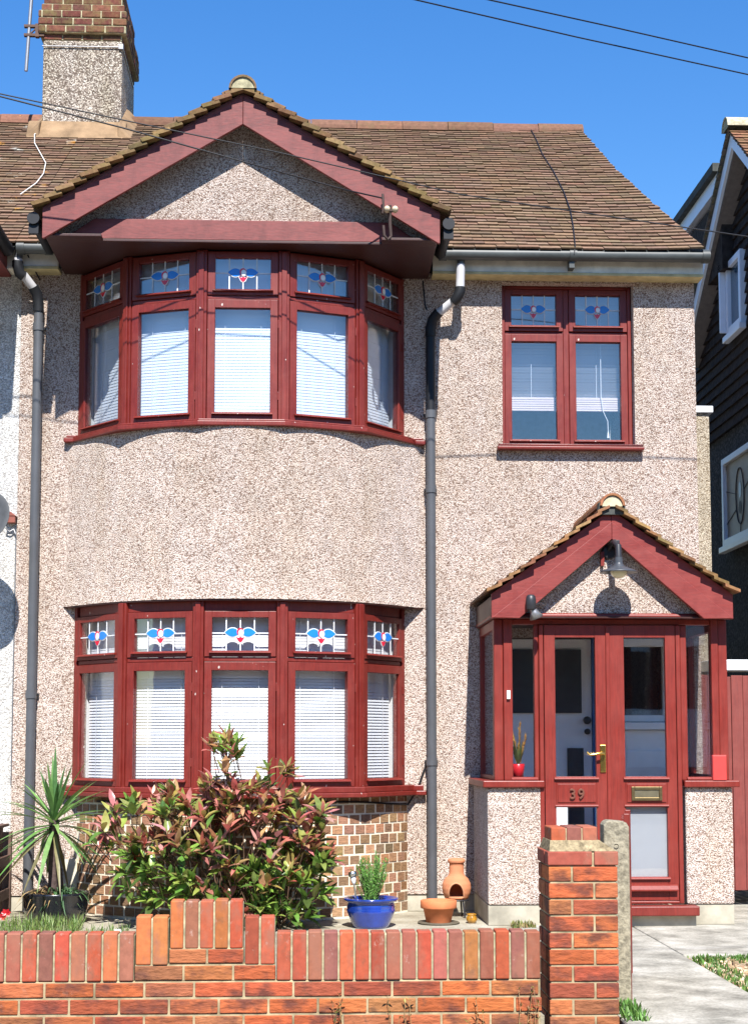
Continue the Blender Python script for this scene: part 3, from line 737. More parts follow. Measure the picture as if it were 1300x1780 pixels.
m = MB(); m.tube([(cx0, 2.93, 7.13), (-2.61, 2.72, 7.03)]+[tuple(rp(x, v, .05)) for x, v in ((-2.56, 3.3), (-2.45, 2.9), (-2.34, 2.5), (-2.30, 2.1), (-2.31, 1.75), (-2.38, 1.35))], .0045, 6); build(m, 'chimney_cable', WCABLE, house)

# inner door and hall window inside the porch ----------------------
m = MB(); m.box(1.425, 2.17, .03, .075, .135, 2.05)
door = build(m, 'front_door', BLUEDR, house, bevel=.004)
m = MB(); m.box(1.52, 2.09, .012, .028, 1.485, 1.97); m.box(1.975, 2.10, .012, .028, 1.0, 1.22); m.box(1.975, 2.10, .012, .028, .55, .86); build(m, 'pane', simple('dark_door_glass', (.055, .066, .074), .06, .6, .2, 3), door)
for z, r in ((1.43, .030), (1.345, .023)):
    m = MB(); m.lathe([(0, -.05), (r*.8, -.05), (r, -.04), (r, -.02), (r*.5, -.01), (r*.5, .01)], (2.128, .028, z), 16, M=Matrix.Rotation(-math.pi/2, 4, 'X')); build(m, 'door_knob', BLACK, door)
m = MB(); m.box(2.172, 2.215, .0, .08, .132, 2.055); build(m, 'door_jamb', BLUEED, house)
m = MB(); Mi = Matrix.Translation((0, .0, 0)); ring(m, Mi, 2.22, 2.795, 1.42, 2.055, .075, .06, .05, .02, .08); m.box(2.22, 2.795, -.04, .08, 1.36, 1.415); m.box(2.22, 2.795, .02, .08, .132, 1.355); m.box(2.30, 2.72, .005, .019, .35, 1.2)
hw = build(m, 'hall_window', WHITE, house, bevel=.006)
pane(Mi, 2.295, 2.72, 1.47, 1.995, .05, hw)

# ================================================================== NEIGHBOUR ON THE LEFT
nb = thing('adjoining_house', 'white rendered adjoining house with lichened roof, cut off by the left edge', 'house', (-4.5, 1, 0))
m = MB(); wall_holes(m, -7.0, XP-.003, .0, 4.9, [], .012, .2); build(m, 'wall', PEBW, nb)
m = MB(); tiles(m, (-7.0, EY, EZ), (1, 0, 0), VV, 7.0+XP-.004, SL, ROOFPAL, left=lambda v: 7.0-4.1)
m.mesh([rp(-7, 0, -.01), rp(XP-.01, 0, -.01), rp(XP-.01, SL, -.01), rp(-7, SL, -.01), (XP-.01, 7.1, EZ), (-7, 7.1, EZ)], [(0, 1, 2, 3), (3, 2, 4, 5)], 1)
r2 = build(m, 'roof', [TILEN, ROOFD], nb)
m = MB(); ridge_tiles(m, (-6.2, RY, RZ-.03), (-2.60, RY, RZ-.035), .125, 8, [(.20, .10, .06), (.18, .088, .055)]); build(m, 'ridge_tile', [TILEN, MORTG], r2)
m = MB(); m.box(-7, XP-.006, -.16, -.135, 4.868, 4.99); m.box(-7, XP-.006, -.165, .0, 4.846, 4.866); build(m, 'fascia', FASC, nb)
half_gutter('gutter', (-3.0, -.24, 4.984), (XP-.03, -.24, 4.984), .046, nb)
m = MB(); m.prism_y([(-5.1, 4.83), (-2.285, 4.83), (-2.285, 5.02), (-3.7, 5.9), (-5.1, 5.02)], -.97, .3); build(m, 'gable', REDF, nb)
m = MB(); m.tube([(-2.265, -1.0, 4.955), (-2.265, -.28, 4.955)], .052, 14); build(m, 'gutter', PIPEB, nb)

# ================================================================== NEIGHBOUR ON THE RIGHT
nr = thing('neighbouring_house', 'dark tile-hung gabled house with pale blue-white bargeboards at the right edge', 'house', (7, 4, 0))
NX = 4.45; ay, az = 3.31, 7.40; ns = .775
m = MB(); 
zz = lambda y: az-.1-ns*abs(y-ay)
# tile hanging in lapped courses above the ground floor
ys0, ys1 = -.3, 6.6
k = 0; z = 4.55
while z < 7.3:
    hwid = max(0, (az-.12-z)/ns); a, b = max(ay-hwid, -.2), min(ay+hwid, 6.4)
    x0, x1 = NX-.03, NX
    m.mesh([(x0, a, z), (x0, b, z), (x1+.0, b, z+.13), (x1, a, z+.13), (x1+.02, a, z), (x1+.02, b, z)], [(0, 1, 2, 3), (0, 4, 5, 1)], 0)
    z += .115
m.box(NX+.02, NX+6, -.2, 6.4, 4.5, 5.2, 0); m.prism_x([(-.2, 5.2), (6.4, 5.2), (6.4, 5.3), (ay, 7.25), (-.2, 5.3)], NX+.021, NX+6, 0)
build(m, 'tile_hung_wall', CHARC, nr)
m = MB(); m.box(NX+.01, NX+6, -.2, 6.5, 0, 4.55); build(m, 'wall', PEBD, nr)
for sgn in (-1, 1):
    mb = MB(); L = 2.9 if sgn < 0 else 2.2
    y1 = ay+sgn*L
    mb.prism_x([(ay, az), (ay, az-.16), (y1, az-.16-ns*L), (y1, az-ns*L)][::sgn], NX-.20, NX-.17); build(mb, 'bargeboard', WPVC, nr)
    mb = MB(); mb.prism_x([(ay, az-.17), (ay, az-.19), (y1, az-.19-ns*L), (y1, az-.17-ns*L)][::sgn], NX-.168, NX+.0); build(mb, 'soffit', simple('brown_grey_soffit', (.20, .17, .15), .8, .2), nr)
    mb = MB(); Vn = Vector((0, -sgn, ns)).normalized(); e = Vector((NX-.24, y1, az+.0-ns*L))
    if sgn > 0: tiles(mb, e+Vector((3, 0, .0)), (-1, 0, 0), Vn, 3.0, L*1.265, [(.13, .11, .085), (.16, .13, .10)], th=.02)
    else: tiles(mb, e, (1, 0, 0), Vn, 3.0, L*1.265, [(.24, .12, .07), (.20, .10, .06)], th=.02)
    mb.prism_x([(ay, az), (ay, az+.02), (y1, az+.02-ns*L), (y1, az-ns*L)][::sgn], NX-.21, NX+5, 1)
    build(mb, 'roof', [TILEM, ROOFD], nr)
m = MB(); ridge_tiles(m, (NX-.27, ay, az+.02), (NX+4, ay, az+.02), .12, 9, [(.42, .40, .28), (.36, .33, .22)]); build(m, 'ridge_tile', [TILEM, MORTG], nr)
m = MB(); m.box(NX-.13, NX+3, 4.0, 5.9, 6.2, 7.0); build(m, 'dormer', CHARC, nr)
m = MB(); m.box(NX-.18, NX+3, 3.95, 5.95, 7.05, 7.21); build(m, 'dormer_fascia', WPVC, nr)
m = MB(); m.box(NX-.24, NX+3, 3.9, 6.0, 7.212, 7.30); build(m, 'dormer_roof', ROOFD, nr)
# side windows
def side_window(y0, y1, z0, z1, name, open_=False):
    m = MB(); x = NX-.05
    for (a, b, c, d) in ((y0, y0+.07, z0, z1), (y1-.07, y1, z0, z1), (y0+.07, y1-.07, z0, z0+.07), (y0+.07, y1-.07, z1-.07, z1)): m.box(x-.02, x+.06, a, b, c, d)
    m.box(x-.05, x+.02, y0-.05, y1+.05, z0-.07, z0-.005)
    o = build(m, name, WPVC, nr, bevel=.006); return o
s1 = side_window(3.57, 4.13, 5.51, 6.28, 'casement_window')
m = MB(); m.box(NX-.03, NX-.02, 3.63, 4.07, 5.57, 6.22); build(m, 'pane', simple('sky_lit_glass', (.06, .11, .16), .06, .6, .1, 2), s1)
m = MB(); m.box(NX-.13, NX-.05, 4.14, 4.175, 5.55, 6.30); build(m, 'open_sash', WPVC, s1, bevel=.006)
s2 = side_window(3.30, 4.45, 3.32, 4.25, 'stair_window')
m = MB(); m.box(NX-.03, NX-.02, 3.36, 4.39, 3.38, 4.19); build(m, 'pane', simple('obscured_glass', (.50, .47, .37), .5, .3, .15, 6), s2)
m = MB()
Mx = Matrix(((0, -1, 0, NX-.035), (-1, 0, 0, 3.38), (0, 0, 1, 3.70), (0, 0, 0, 1)))
oc = (3.87, 3.78)
ovr = lambda rx, rz: [(NX-.036, oc[0]+rx*math.cos(2*math.pi*k/24), oc[1]+rz*math.sin(2*math.pi*k/24)) for k in range(25)]
m.tube(ovr(.15, .29), .006, 6, 0)
m.mesh([(NX-.034, oc[0]+.05*math.cos(2*math.pi*k/12), oc[1]+.06+.09*math.sin(2*math.pi*k/12)) for k in range(12)], [tuple(range(12))], 1)
m.mesh([(NX-.034, oc[0]+.055*math.cos(2*math.pi*k/12), oc[1]-.12+.07*math.sin(2*math.pi*k/12)) for k in range(12)], [tuple(range(12))], 0)
for a, b in (((3.36, 3.95), (3.72, 3.82)), ((4.02, 3.82), (4.39, 3.9)), ((3.87, 3.38), (3.87, 3.49)), ((4.0, 3.66), (4.39, 3.55))): m.tube([(NX-.035, *a), (NX-.035, *b)], .004, 5, 0)
build(m, 'oval_leading', [simple('dark_lead', (.09, .085, .08), .6, .3), simple('dull_red_glass', (.16, .04, .03), .3, .5)], s2)
m = MB(); m.box(3.38, 4.2, 1.15, 1.48, 1.865, 1.955); build(m, 'side_canopy', WPVC, nr, bevel=.006)

# side extension of the house (set back wall with lead cap)
m = MB(); m.box(3.0, 3.50, 1.5, 4.5, 0, 4.13); build(m, 'side_extension', PEBG, house, bevel=.01)
m = MB(); m.box(3.0, 3.53, 1.47, 4.5, 4.131, 4.19); build(m, 'extension_cap', simple('lead_cap', (.55, .58, .64), .4, .5), house, bevel=.006)

# ================================================================== PORCH
po = thing('porch', 'gabled porch with red timber double glazed doors, pebbledashed dwarf walls and tiled roof', 'porch', (2.12, -.5, 0))
PF = -.95
for (xa, xb, xs, nm) in ((1.257, 1.640, 1.257, 'l'), (2.645, 2.978, 2.888, 'r')):
    m = MB()
    if nm == 'l': poly = [(xa, PF), (xb, PF), (xb, PF+.1), (xa+.11, PF+.1), (xa+.11, -.001), (xa, -.001)]
    else: poly = [(xa, PF), (xb, PF), (xb, -.001), (xb-.09, -.001), (xb-.09, PF+.1), (xa, PF+.1)]
    m.prism_z(poly, .142, .95); build(m, 'dwarf_wall', PEB, po, bevel=.012)
    m = MB(); m.prism_z([(x+(.004 if x < 2 else -.004)*0, y+.012*(1 if y < -.9 else 0)) for x, y in poly], .0, .1415); build(m, 'plinth', CONC, po, bevel=.006)
    m = MB(); o = .035
    if nm == 'l': poly2 = [(xa-o, PF-o), (xb+.012, PF-o), (xb+.012, PF+.12), (xa+.13, PF+.12), (xa+.13, -.001), (xa-o, -.001)]
    else: poly2 = [(xa-.012, PF-o), (xb+.045, PF-o), (xb+.045, -.001), (xb-.12, -.001), (xb-.12, PF+.12), (xa-.012, PF+.12)]
    m.prism_z(poly2, .951, .998); build(m, 'sill_board', REDP, po, bevel=.007)
# frame: posts, head
F0, F1 = PF+.01, PF+.085
m = MB()
Z0, Z1 = .999, 2.128
m.box(1.308, 1.372, F0, F1+.02, Z0, Z1); m.box(1.374, 1.437, F0-.012, F1, Z0, Z1)
m.box(1.592, 1.622, F0, F1, Z0, 2.088); m.box(1.624, 1.655, F0-.014, F1, .146, 2.088)
m.box(2.592, 2.624, F0-.014, F1, .146, 2.088); m.box(2.626, 2.672, F0, F1, Z0, 2.088)
m.box(2.845, 2.895, F0-.010, F1, Z0, Z1); m.box(2.897, 2.960, F0, F1+.02, Z0, Z1)
m.box(1.438, 2.844, F0+.002, F1, 2.09, Z1)
m.box(1.438, 1.591, F0+.004, F1-.01, Z0, 1.018); m.box(2.673, 2.844, F0+.004, F1-.01, Z0, 1.018)
m.box(1.656, 2.591, F0-.02, F1, .146, .166); 
# side screens
for x in (1.31, 2.90):
    m.box(x, x+.05, -.045, -.002, Z0, Z1); m.box(x, x+.05, F1+.022, -.047, 2.06, Z1); m.box(x, x+.05, F1+.022, -.047, Z0, 1.03)
frame = build(m, 'door_frame', REDP, po, bevel=.006)
m = MB(); m.box(1.425, 1.605, F0+.022, F0+.028, 1.012, 2.10); build(m, 'sidelight_pane', GLASS, po)
m = MB(); m.box(2.66, 2.86, F0+.022, F0+.028, 1.012, 2.10); build(m, 'sidelight_pane', GLASS, po)
for x in (1.328, 2.918):
    m = MB(); m.box(x, x+.006, F1+.01, -.03, 1.02, 2.075); build(m, 'side_pane', GLASS, po)
for a_, b_ in ((1.425, 1.61), (2.66, 2.86)):
    m = MB(); drip(m, Matrix.Identity(4), a_, b_, 1.003, F0, .022, .02); build(m, 'sidelight_drip', REDP, po)
# doors
I4 = Matrix.Identity(4)
def leaf(x0, x1, g0, g1, name, label):
    n0, n1 = PF-.002, PF+.045
    m = MB(); m.box(x0, g0, n0, n1, .17, 2.086); m.box(g1, x1, n0, n1, .17, 2.086)
    for a, b in ((.1701, .33), (.812, 1.025), (1.999, 2.086)): m.box(g0+.0005, g1-.0005, n0+.001, n1, a, b)
    m.box(g0+.01, g1-.01, n0-.006, n0+.001, .846, .975)
    drip(m, I4, g0-.015, g1+.015, 1.006, n0, .02, .018); drip(m, I4, g0-.012, g1+.012, .315, n0, .02, .018); drip(m, I4, g0-.01, g1+.01, .818, n0, .012, .014)
    drip(m, I4, x0+.01, x1-.012, .236, n0, .04, .045)
    d = build(m, 'porch_door', REDP, po, bevel=.005); d['label'] = label
    pane(I4, g0, g1, 1.025, 1.999, PF+.02, d); pane(I4, g0, g1, .33, .812, PF+.02, d)
    return d
d1 = leaf(1.660, 2.106, 1.737, 2.021, 'l', 'left porch door leaf with number 39 and lever handle')
d2 = leaf(2.110, 2.588, 2.224, 2.517, 'r', 'right porch door leaf with letter plate')
m = MB(); m.box(2.224, 2.517, PF+.035, PF+.04, .33, .812); build(m, 'frosted_film', FROST, d2)
m = MB(); m.box(2.094, 2.122, PF-.016, PF-.0025, .232, 2.084); build(m, 'meeting_strip', REDP, d2, bevel=.005)
# brass handle
m = MB(); hx = 2.066; m.box(hx-.020, hx+.020, PF-.012, PF-.0025, 1.055, 1.245, 0)
m.lathe([(0, -.022), (.013, -.022), (.015, -.012), (.018, 0)], (hx, PF-.012, 1.185), 14, M=Matrix.Rotation(-math.pi/2, 4, 'X').inverted())
m.tube([(hx, PF-.028, 1.185), (hx, PF-.048, 1.186), (hx-.02, PF-.055, 1.188), (hx-.06, PF-.056, 1.182), (hx-.095, PF-.054, 1.176), (hx-.11, PF-.052, 1.186), (hx-.118, PF-.05, 1.198)], [.010, .010, .009, .008, .007, .007, .005], 10)
m.lathe([(0, -.004), (.007, -.004), (.007, .002)], (hx, PF-.011, 1.105), 10, 1, M=Matrix.Rotation(-math.pi/2, 4, 'X').inverted())
build(m, 'handle', [BRASS, BLACK], d1, bevel=.003)
m = MB(); lx0, lx1, lz0, lz1 = 2.262, 2.478, .858, .955
ring(m, I4, lx0, lx1, lz0, lz1, .022, .022, .022, PF-.020, PF-.0085); m.box(lx0+.0225, lx1-.0225, PF-.013, PF-.0085, lz0+.0225, lz1-.0225, 1)
build(m, 'letter_plate', [DBRASS, simple('worn_brass_flap', (.26, .23, .15), .4, .5, .2, 20, .1, .001, .8)], d2, bevel=.003)
# house number
fc = bpy.data.curves.new('house_number', 'FONT'); fc.body = '39'; fc.size = .098; fc.extrude = .006; fc.bevel_depth = .0015; fc.align_x = 'CENTER'; fc.space_character = 1.22
fo = bpy.data.objects.new('number_curve', fc); C.objects.link(fo); bpy.context.view_layer.update()
nm = bpy.data.meshes.new_from_object(fo.evaluated_get(bpy.context.evaluated_depsgraph_get())); bpy.data.objects.remove(fo)
no = bpy.data.objects.new('house_number', nm); C.objects.link(no); nm.materials.clear(); nm.materials.append(simple('brown_number', (.19, .075, .05), .4, .5, .1, 30, .1, .001, .4))
no.parent = d1; no.rotation_euler = (math.pi/2, 0, 0); no.location = Vector((1.879, PF-.016, .872))-WORLD[d1.name]
# steps
m = MB(); m.box(1.66, 2.70, PF-.13, PF-.014, .075, .142); build(m, 'step', RED, po, bevel=.008)
m = MB(); m.box(1.66, 2.69, PF-.06, PF+.08, .0, .0745); m.box(1.37, 2.885, PF+.09, -.002, .0, .10); build(m, 'step_base', CONC, po)
# gable
AP = (2.123, 2.889)
for sgn in (-1, 1):
    mb = MB(); xe = 1.277 if sgn < 0 else 2.972; zo = 2.294; zi = 2.122; xk = 1.47 if sgn < 0 else 2.762
    poly = [(AP[0]+sgn*.0008, 2.678), (AP[0]+sgn*.0008, AP[1]), (xe, zo), (xe, zi), (xk, zi)]
    if sgn > 0: poly = poly[::-1]
    mb.prism_y(poly, -1.085, -1.055)
    # lower strip proud of the board
    xm = xe+(-sgn)*.002
    poly = [(AP[0]+sgn*.0008, 2.680), (AP[0]+sgn*.0008, 2.80), (xm, zi+.004), (xk, zi+.001)]
    if sgn > 0: poly = poly[::-1]
    mb.prism_y(poly, -1.100, -1.0855)
    build(mb, 'bargeboard', REDB, po, bevel=.003)
mb = MB(); mb.prism_y([(1.31, 2.14), (2.935, 2.14), (2.123, 2.86)], -.985, -.93); build(mb, 'gable_panel', PEB, po)
mb = MB(); mb.tube([(1.31, -.99, 2.147), (2.93, -.99, 2.147)], .020, 14); mb.tube([(1.30, -.985, 2.147), (1.30, -.01, 2.147)], .018, 12); build(mb, 'cornice_moulding', REDP, po)
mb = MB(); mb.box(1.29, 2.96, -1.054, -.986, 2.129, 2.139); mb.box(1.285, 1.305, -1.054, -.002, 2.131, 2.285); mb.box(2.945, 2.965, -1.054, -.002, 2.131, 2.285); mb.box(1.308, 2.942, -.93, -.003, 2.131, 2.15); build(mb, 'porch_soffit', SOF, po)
m = MB(); 
rail = [(0, 2.915), (.13, 2.815), (.32, 2.672), (.52, 2.530), (.70, 2.405), (.86, 2.30)]      # half width -> height of the tile line, slightly bell-cast
def prof(d):
    for (a, z), (b, y) in zip(rail, rail[1:]):
        if a <= d <= b: return z+(y-z)*(d-a)/(b-a)
    return rail[-1][1]-(d-.86)*.7
for sgn in (-1, 1):
    nr_ = 11
    for r_ in range(nr_):
        d0 = .885-r_*.078; d1_ = d0-.105
        if d1_ < .02: d1_ = .02
        y = -1.15
        first = True
        while y < 0:
            y2 = min(y+.165, 0) if not first else y+rnd.uniform(.12, .17); c = rcol(rnd.choice([(.25, .125, .06), (.20, .10, .055), (.29, .17, .085)] if first else ROOFPAL), .2, .1)
            z0, z1 = prof(d0)+.022, prof(d1_)-.006; ed = rnd.uniform(-.012, .012) if first else 0
            vs = [(AP[0]+sgn*d, yy, z+h) for h in (0, .021 if first else .017) for d, z, yy in ((d0, z0, y+ed), (d0, z0, y2-.003), (d1_, z1, y2-.003), (d1_, z1, y+ed))]
            m.mesh(vs, [(0, 1, 2, 3), (7, 6, 5, 4), (0, 4, 5, 1), (1, 5, 6, 2), (2, 6, 7, 3), (3, 7, 4, 0)], 1 if first else 0, c)
            y = y2; first = False
m.mesh([(AP[0]-.85, -1.06, 2.285), (AP[0], -1.06, 2.875), (AP[0]+.85, -1.06, 2.285), (AP[0]-.85, 0, 2.285), (AP[0], 0, 2.875), (AP[0]+.85, 0, 2.285)], [(0, 3, 4, 1), (1, 4, 5, 2)], 2)
m.prism_y([(AP[0]-.10, 2.85), (AP[0]+.10, 2.85), (AP[0]+.09, 2.935), (AP[0]-.09, 2.935)], -1.12, -1.05, 2)
pr = build(m, 'porch_roof', [TILE, TILEM, ROOFD], po)
m = MB(); ridge_tiles(m, (AP[0], -1.15, 2.905), (AP[0], -.002, 2.905), .088, 3, [(.30, .13, .065), (.26, .11, .06)]); build(m, 'ridge_tile', [TILEM, simple('pale_mortar', (.50, .44, .30), .9, .1)], pr)
m = MB(); m.box(1.394, 1.418, PF-.022, PF-.0025, 1.565, 1.625, 0); m.lathe([(0, -.006), (.007, -.006), (.008, .0)], (1.406, PF-.0225, 1.595), 12, 1, M=Matrix.Rotation(-math.pi/2, 4, 'X').inverted()); build(m, 'doorbell', [WHITE, GREYM], po, bevel=.003)

# things on the porch
lt = thing('wall_lantern', 'black downward porch lamp with wide shade and opal bulb under the gable apex', 'lamp', (2.13, -1.0, 2.5))
lx, ly = 2.150, -1.19
m = MB(); m.lathe([(.028, .085), (.030, .05), (.030, .035), (.040, .032), (.040, .022), (.052, .018), (.128, -.012), (.134, -.022), (.128, -.021), (.05, .004), (.02, .01)], (lx, ly, 2.455), 32); build(m, 'lamp_shade', simple('dark_grey_lamp_metal', (.05, .055, .065), .4, .5), lt)
m = MB(); m.lathe([(0, -.052), (.03, -.047), (.05, -.03), (.058, -.005), (.055, .012)], (lx, ly, 2.445), 24); build(m, 'bulb', BULB, lt)
m = MB(); m.lathe([(0, -.03), (.045, -.03), (.05, -.02), (.05, 0)], (2.118, -.985, 2.60), 20, M=Matrix.Rotation(math.pi/2, 4, 'X').inverted())
m.tube([(2.118, -1.0, 2.61), (2.122, -1.06, 2.645), (2.135, -1.13, 2.655), (lx, ly+.005, 2.62), (lx, ly, 2.54)], [.016, .016, .02, .022, .024], 12); m.box(2.135, 2.165, -1.16, -1.1, 2.62, 2.665)
build(m, 'lamp_bracket', BLACK, lt, bevel=.002)
m = MB(); m.box(2.058, 2.082, -1.02, -.984, 2.50, 2.60); build(m, 'mounting_block', REDP, lt)
sc = thing('security_camera', 'small black camera with flared lens on the left end of the porch gable', 'camera', (1.55, -1.12, 2.15))
m = MB(); m.lathe([(.0, .05), (.022, .047), (.032, .035), (.036, .01), (.036, -.05), (.03, -.06), (0, -.06)], (1.545, -1.135, 2.235), 18); build(m, 'housing', BLACK, sc)
m = MB(); m.lathe([(.02, .03), (.026, 0), (.05, -.045), (.044, -.045), (.02, -.01), (0, -.01)], (1.566, -1.13, 2.165), 18, M=Euler((R(12), R(-25), 0)).to_matrix().to_4x4()); m.tube([(1.55, -1.13, 2.19), (1.56, -1.06, 2.17)], .014, 8); m.tube([(1.57, -1.10, 2.22), (1.62, -1.06, 2.235), (1.66, -1.0, 2.22)], .006, 6); build(m, 'lens_cowl', GREYM, sc)
m = MB(); m.box(2.832, 2.930, -.985, -.945, .999, 1.175); m.box(2.835, 2.927, -.99, -.985, 1.0, 1.17); o = build(m, 'meter_box', REDBX, bevel=.004); tag(o, 'small bright red box standing on the right porch sill', 'box')
# vase in the sidelight
vp = thing('vase_of_stems', 'red vase of dry golden stems inside the left porch sidelight', 'vase', (1.492, -.80, 1.0))
m = MB(); m.lathe([(0, 0), (.034, 0), (.046, .10), (.043, .102), (.038, .08), (0, .07)], (1.492, -.80, 1.01), 20); build(m, 'vase', REDPL, vp)
m = MB()
for k in range(34):
    a = rnd.uniform(0, 6.28); tl = rnd.uniform(.10, .20); sp = rnd.uniform(.02, .07); c = rcol(rnd.choice([(.10, .13, .04), (.15, .16, .05), (.08, .10, .04)]), .3)
    p0 = Vector((1.492, -.80, 1.09)); p1 = p0+Vector((math.cos(a)*sp, math.sin(a)*sp*.6, tl)); s = Vector((math.cos(a+1.57), math.sin(a+1.57), .1))*.012; mid = p0.lerp(p1, .55)+Vector((0, 0, .01))
    m.mesh([p0, mid+s, p1, mid-s], [(0, 1, 2, 3)], 0, c)
for bx, bz in ((.01, .30), (-.03, .24), (.045, .21)):
    for k in range(26):
        t = k/26; p = Vector((1.492+bx*(.3+t), -.80, 1.12+(bz-.02)*t)); d = Vector((rnd.uniform(-.5, .5), rnd.uniform(-.4, .4), 1)).normalized(); s = d.orthogonal()*.006
        m.mesh([p-s, p+d*.03-s*.2, p+d*.036, p+s], [(0, 1, 2, 3)], 0, rcol((.48, .27, .07), .3))
build(m, 'stems', NEEDLE, vp)

# ================================================================== THINGS ON ROOF / WALL
ae = thing('aerial_mast', 'thin grey aerial mast clamped to the left side of the chimney', 'aerial', (-2.72, 3.0, 7.75))
m = MB(); m.tube([(-2.745, 2.95, 7.75), (-2.700, 2.95, 8.62), (-2.68, 2.95, 9.3)], .017, 10); build(m, 'pole', GREYM, ae)
m = MB()
for z in (8.20, 8.11): m.box(-2.77, -2.575, 2.93, 2.97, z-.012, z+.012)
m.box(-2.66, -2.625, 2.925, 2.975, 8.09, 8.22); m.tube([(-2.72, 2.94, 8.11), (-2.63, 2.94, 8.2)], .008, 6); build(m, 'clamp', simple('rusty_steel', (.10, .06, .045), .8, .3), ae)
m = MB(); m.tube([(cx0-.005, 2.935, 8.0), (cx1+.005, 2.935, 8.0)], .006, 6); m.tube([(cx1+.005, 2.935, 8.0), (cx1+.006, 3.9, 8.0)], .006, 6); m.box(cx1-.03, cx1+.012, 2.925, 2.96, 7.98, 8.03); build(m, 'lashing_wire', GREYM, ae)

br = thing('insulator_bracket', 'rusty telephone wire bracket with two pale insulators on the right bargeboard', 'bracket', (.58, -1.0, 4.85))
m = MB(); m.tube([(.585, -1.0, 4.86), (.578, -1.01, 4.95), (.577, -1.03, 5.08)], .012, 8); m.tube([(.585, -1.0, 4.86), (.56, -1.02, 4.83), (.535, -1.03, 4.86), (.53, -1.03, 4.93)], .010, 8); m.tube([(.525, -1.03, 5.02), (.53, -1.04, 5.07), (.525, -1.03, 5.16)], .009, 8); m.tube([(.53, -1.03, 5.04), (.62, -1.03, 5.035)], .010, 8); build(m, 'hook', simple('rusty_iron', (.06, .04, .035), .8, .3), br)
m = MB()
for x in (.555, .612): m.lathe([(0, -.03), (.020, -.026), (.024, -.012), (.016, 0), (.022, .012), (.018, .025), (0, .03)], (x, -1.045, 5.045), 14, M=Matrix.Rotation(math.pi/2, 4, 'X'))
build(m, 'insulator', simple('stained_porcelain', (.55, .46, .32), .3, .5), br)

ds = thing('satellite_dish', 'round grey satellite dish cut off at the left edge', 'dish', (-2.47, -.25, 2.7))
m = MB(); Md = Euler((R(90-18), 0, R(-14))).to_matrix().to_4x4()
m.lathe([(0, 0), (.10, .008), (.17, .024), (.215, .045), (.218, .043), (.17, .018), (.10, .002), (0, -.006)], (-2.345, -.52, 2.87), 36, M=Md); build(m, 'dish', simple('mid_grey_dish', (.065, .068, .072), .6, .3), ds)
m = MB(); m.tube([(-2.44, -.50, 2.86), (-2.45, -.25, 2.80), (-2.46, .01, 2.75)], .02, 8); m.tube([(-2.44, -.52, 2.66), (-2.46, -.80, 2.72)], .012, 8); build(m, 'arm', GREYM, ds)
jb = thing('junction_box', 'tiny rust-red cable box on the party line left of the drainpipe', 'box', (-2.235, -.02, 2.9))
m = MB(); m.box(-2.275, -2.205, -.06, .01, 2.915, 2.965); m.prism_y([(-2.285, 2.965), (-2.195, 2.965), (-2.24, 3.0)], -.065, .01); build(m, 'box', simple('rust_red_plastic', (.22, .07, .05), .5, .3), jb, bevel=.003)
m = MB(); m.tube([(-2.27, -.03, 2.915), (-2.275, -.03, 2.87), (-2.25, -.02, 2.85), (-2.22, -.02, 2.87), (-2.205, -.02, 2.83)], .006, 6); m.tube([(-2.208, .0, 2.9), (-2.207, .0, 2.2), (-2.206, .0, .95)], .004, 6); build(m, 'cable', GREYM, jb)

def cable(pts, r, label, group=None):
    m = MB(); P = [Vector(p) for p in pts]; out = []
    for a, b in zip(P, P[1:]):
        for k in range(12): out.append(a.lerp(b, k/12))
    out.append(P[-1]); m.tube(out, r, 6); o = build(m, 'overhead_wire', WIRE); tag(o, label, 'wire', group); return o
def unp(u, v, y):
    f = Vector((math.sin(YAW)*math.cos(PITCH), math.cos(YAW)*math.cos(PITCH), math.sin(PITCH))); r = Vector((math.cos(YAW), -math.sin(YAW), 0)); up = r.cross(f)
    d = f+r*((u-650)/2750)+up*(-(v-890-400+.092*2750)/2750); t = (y+12)/d.y
    return Vector((0, -12, 1.265))+d*t
W = lambda u, v, y: tuple(unp(u, v, y))
cable([W(-900, -390, -8.1), W(620, -24, -6.6), W(1000, 64, -6.2), W(1420, 156, -5.8), W(2900, 470, -4.4)], .0028, 'lower of the two dark wires crossing the blue sky at top right')
cable([W(-900, -395, -8.1), W(760, -20, -6.6), W(1060, 46, -6.2), W(1420, 128, -5.8), W(2900, 475, -4.4)], .0028, 'higher of the two dark wires crossing the blue sky at top right')
cable([W(-900, -20, -2.0), W(-60, 152, -1.55), W(213, 222, -1.45), W(430, 283, -1.35), W(600, 330, -1.2)]+[(.527, -1.03, 5.13)], .0055, 'thin dark wire running down in front of the gable to the insulator')
cable([W(-900, -25, -2.1), W(-60, 150, -1.65), W(230, 212, -1.6), W(480, 264, -1.5), W(800, 338, -1.4), W(1000, 368, -1.3), W(1360, 420, -1.2), W(2600, 600, -.9)], .0045, 'thin dark wire sagging across the whole tiled roof')

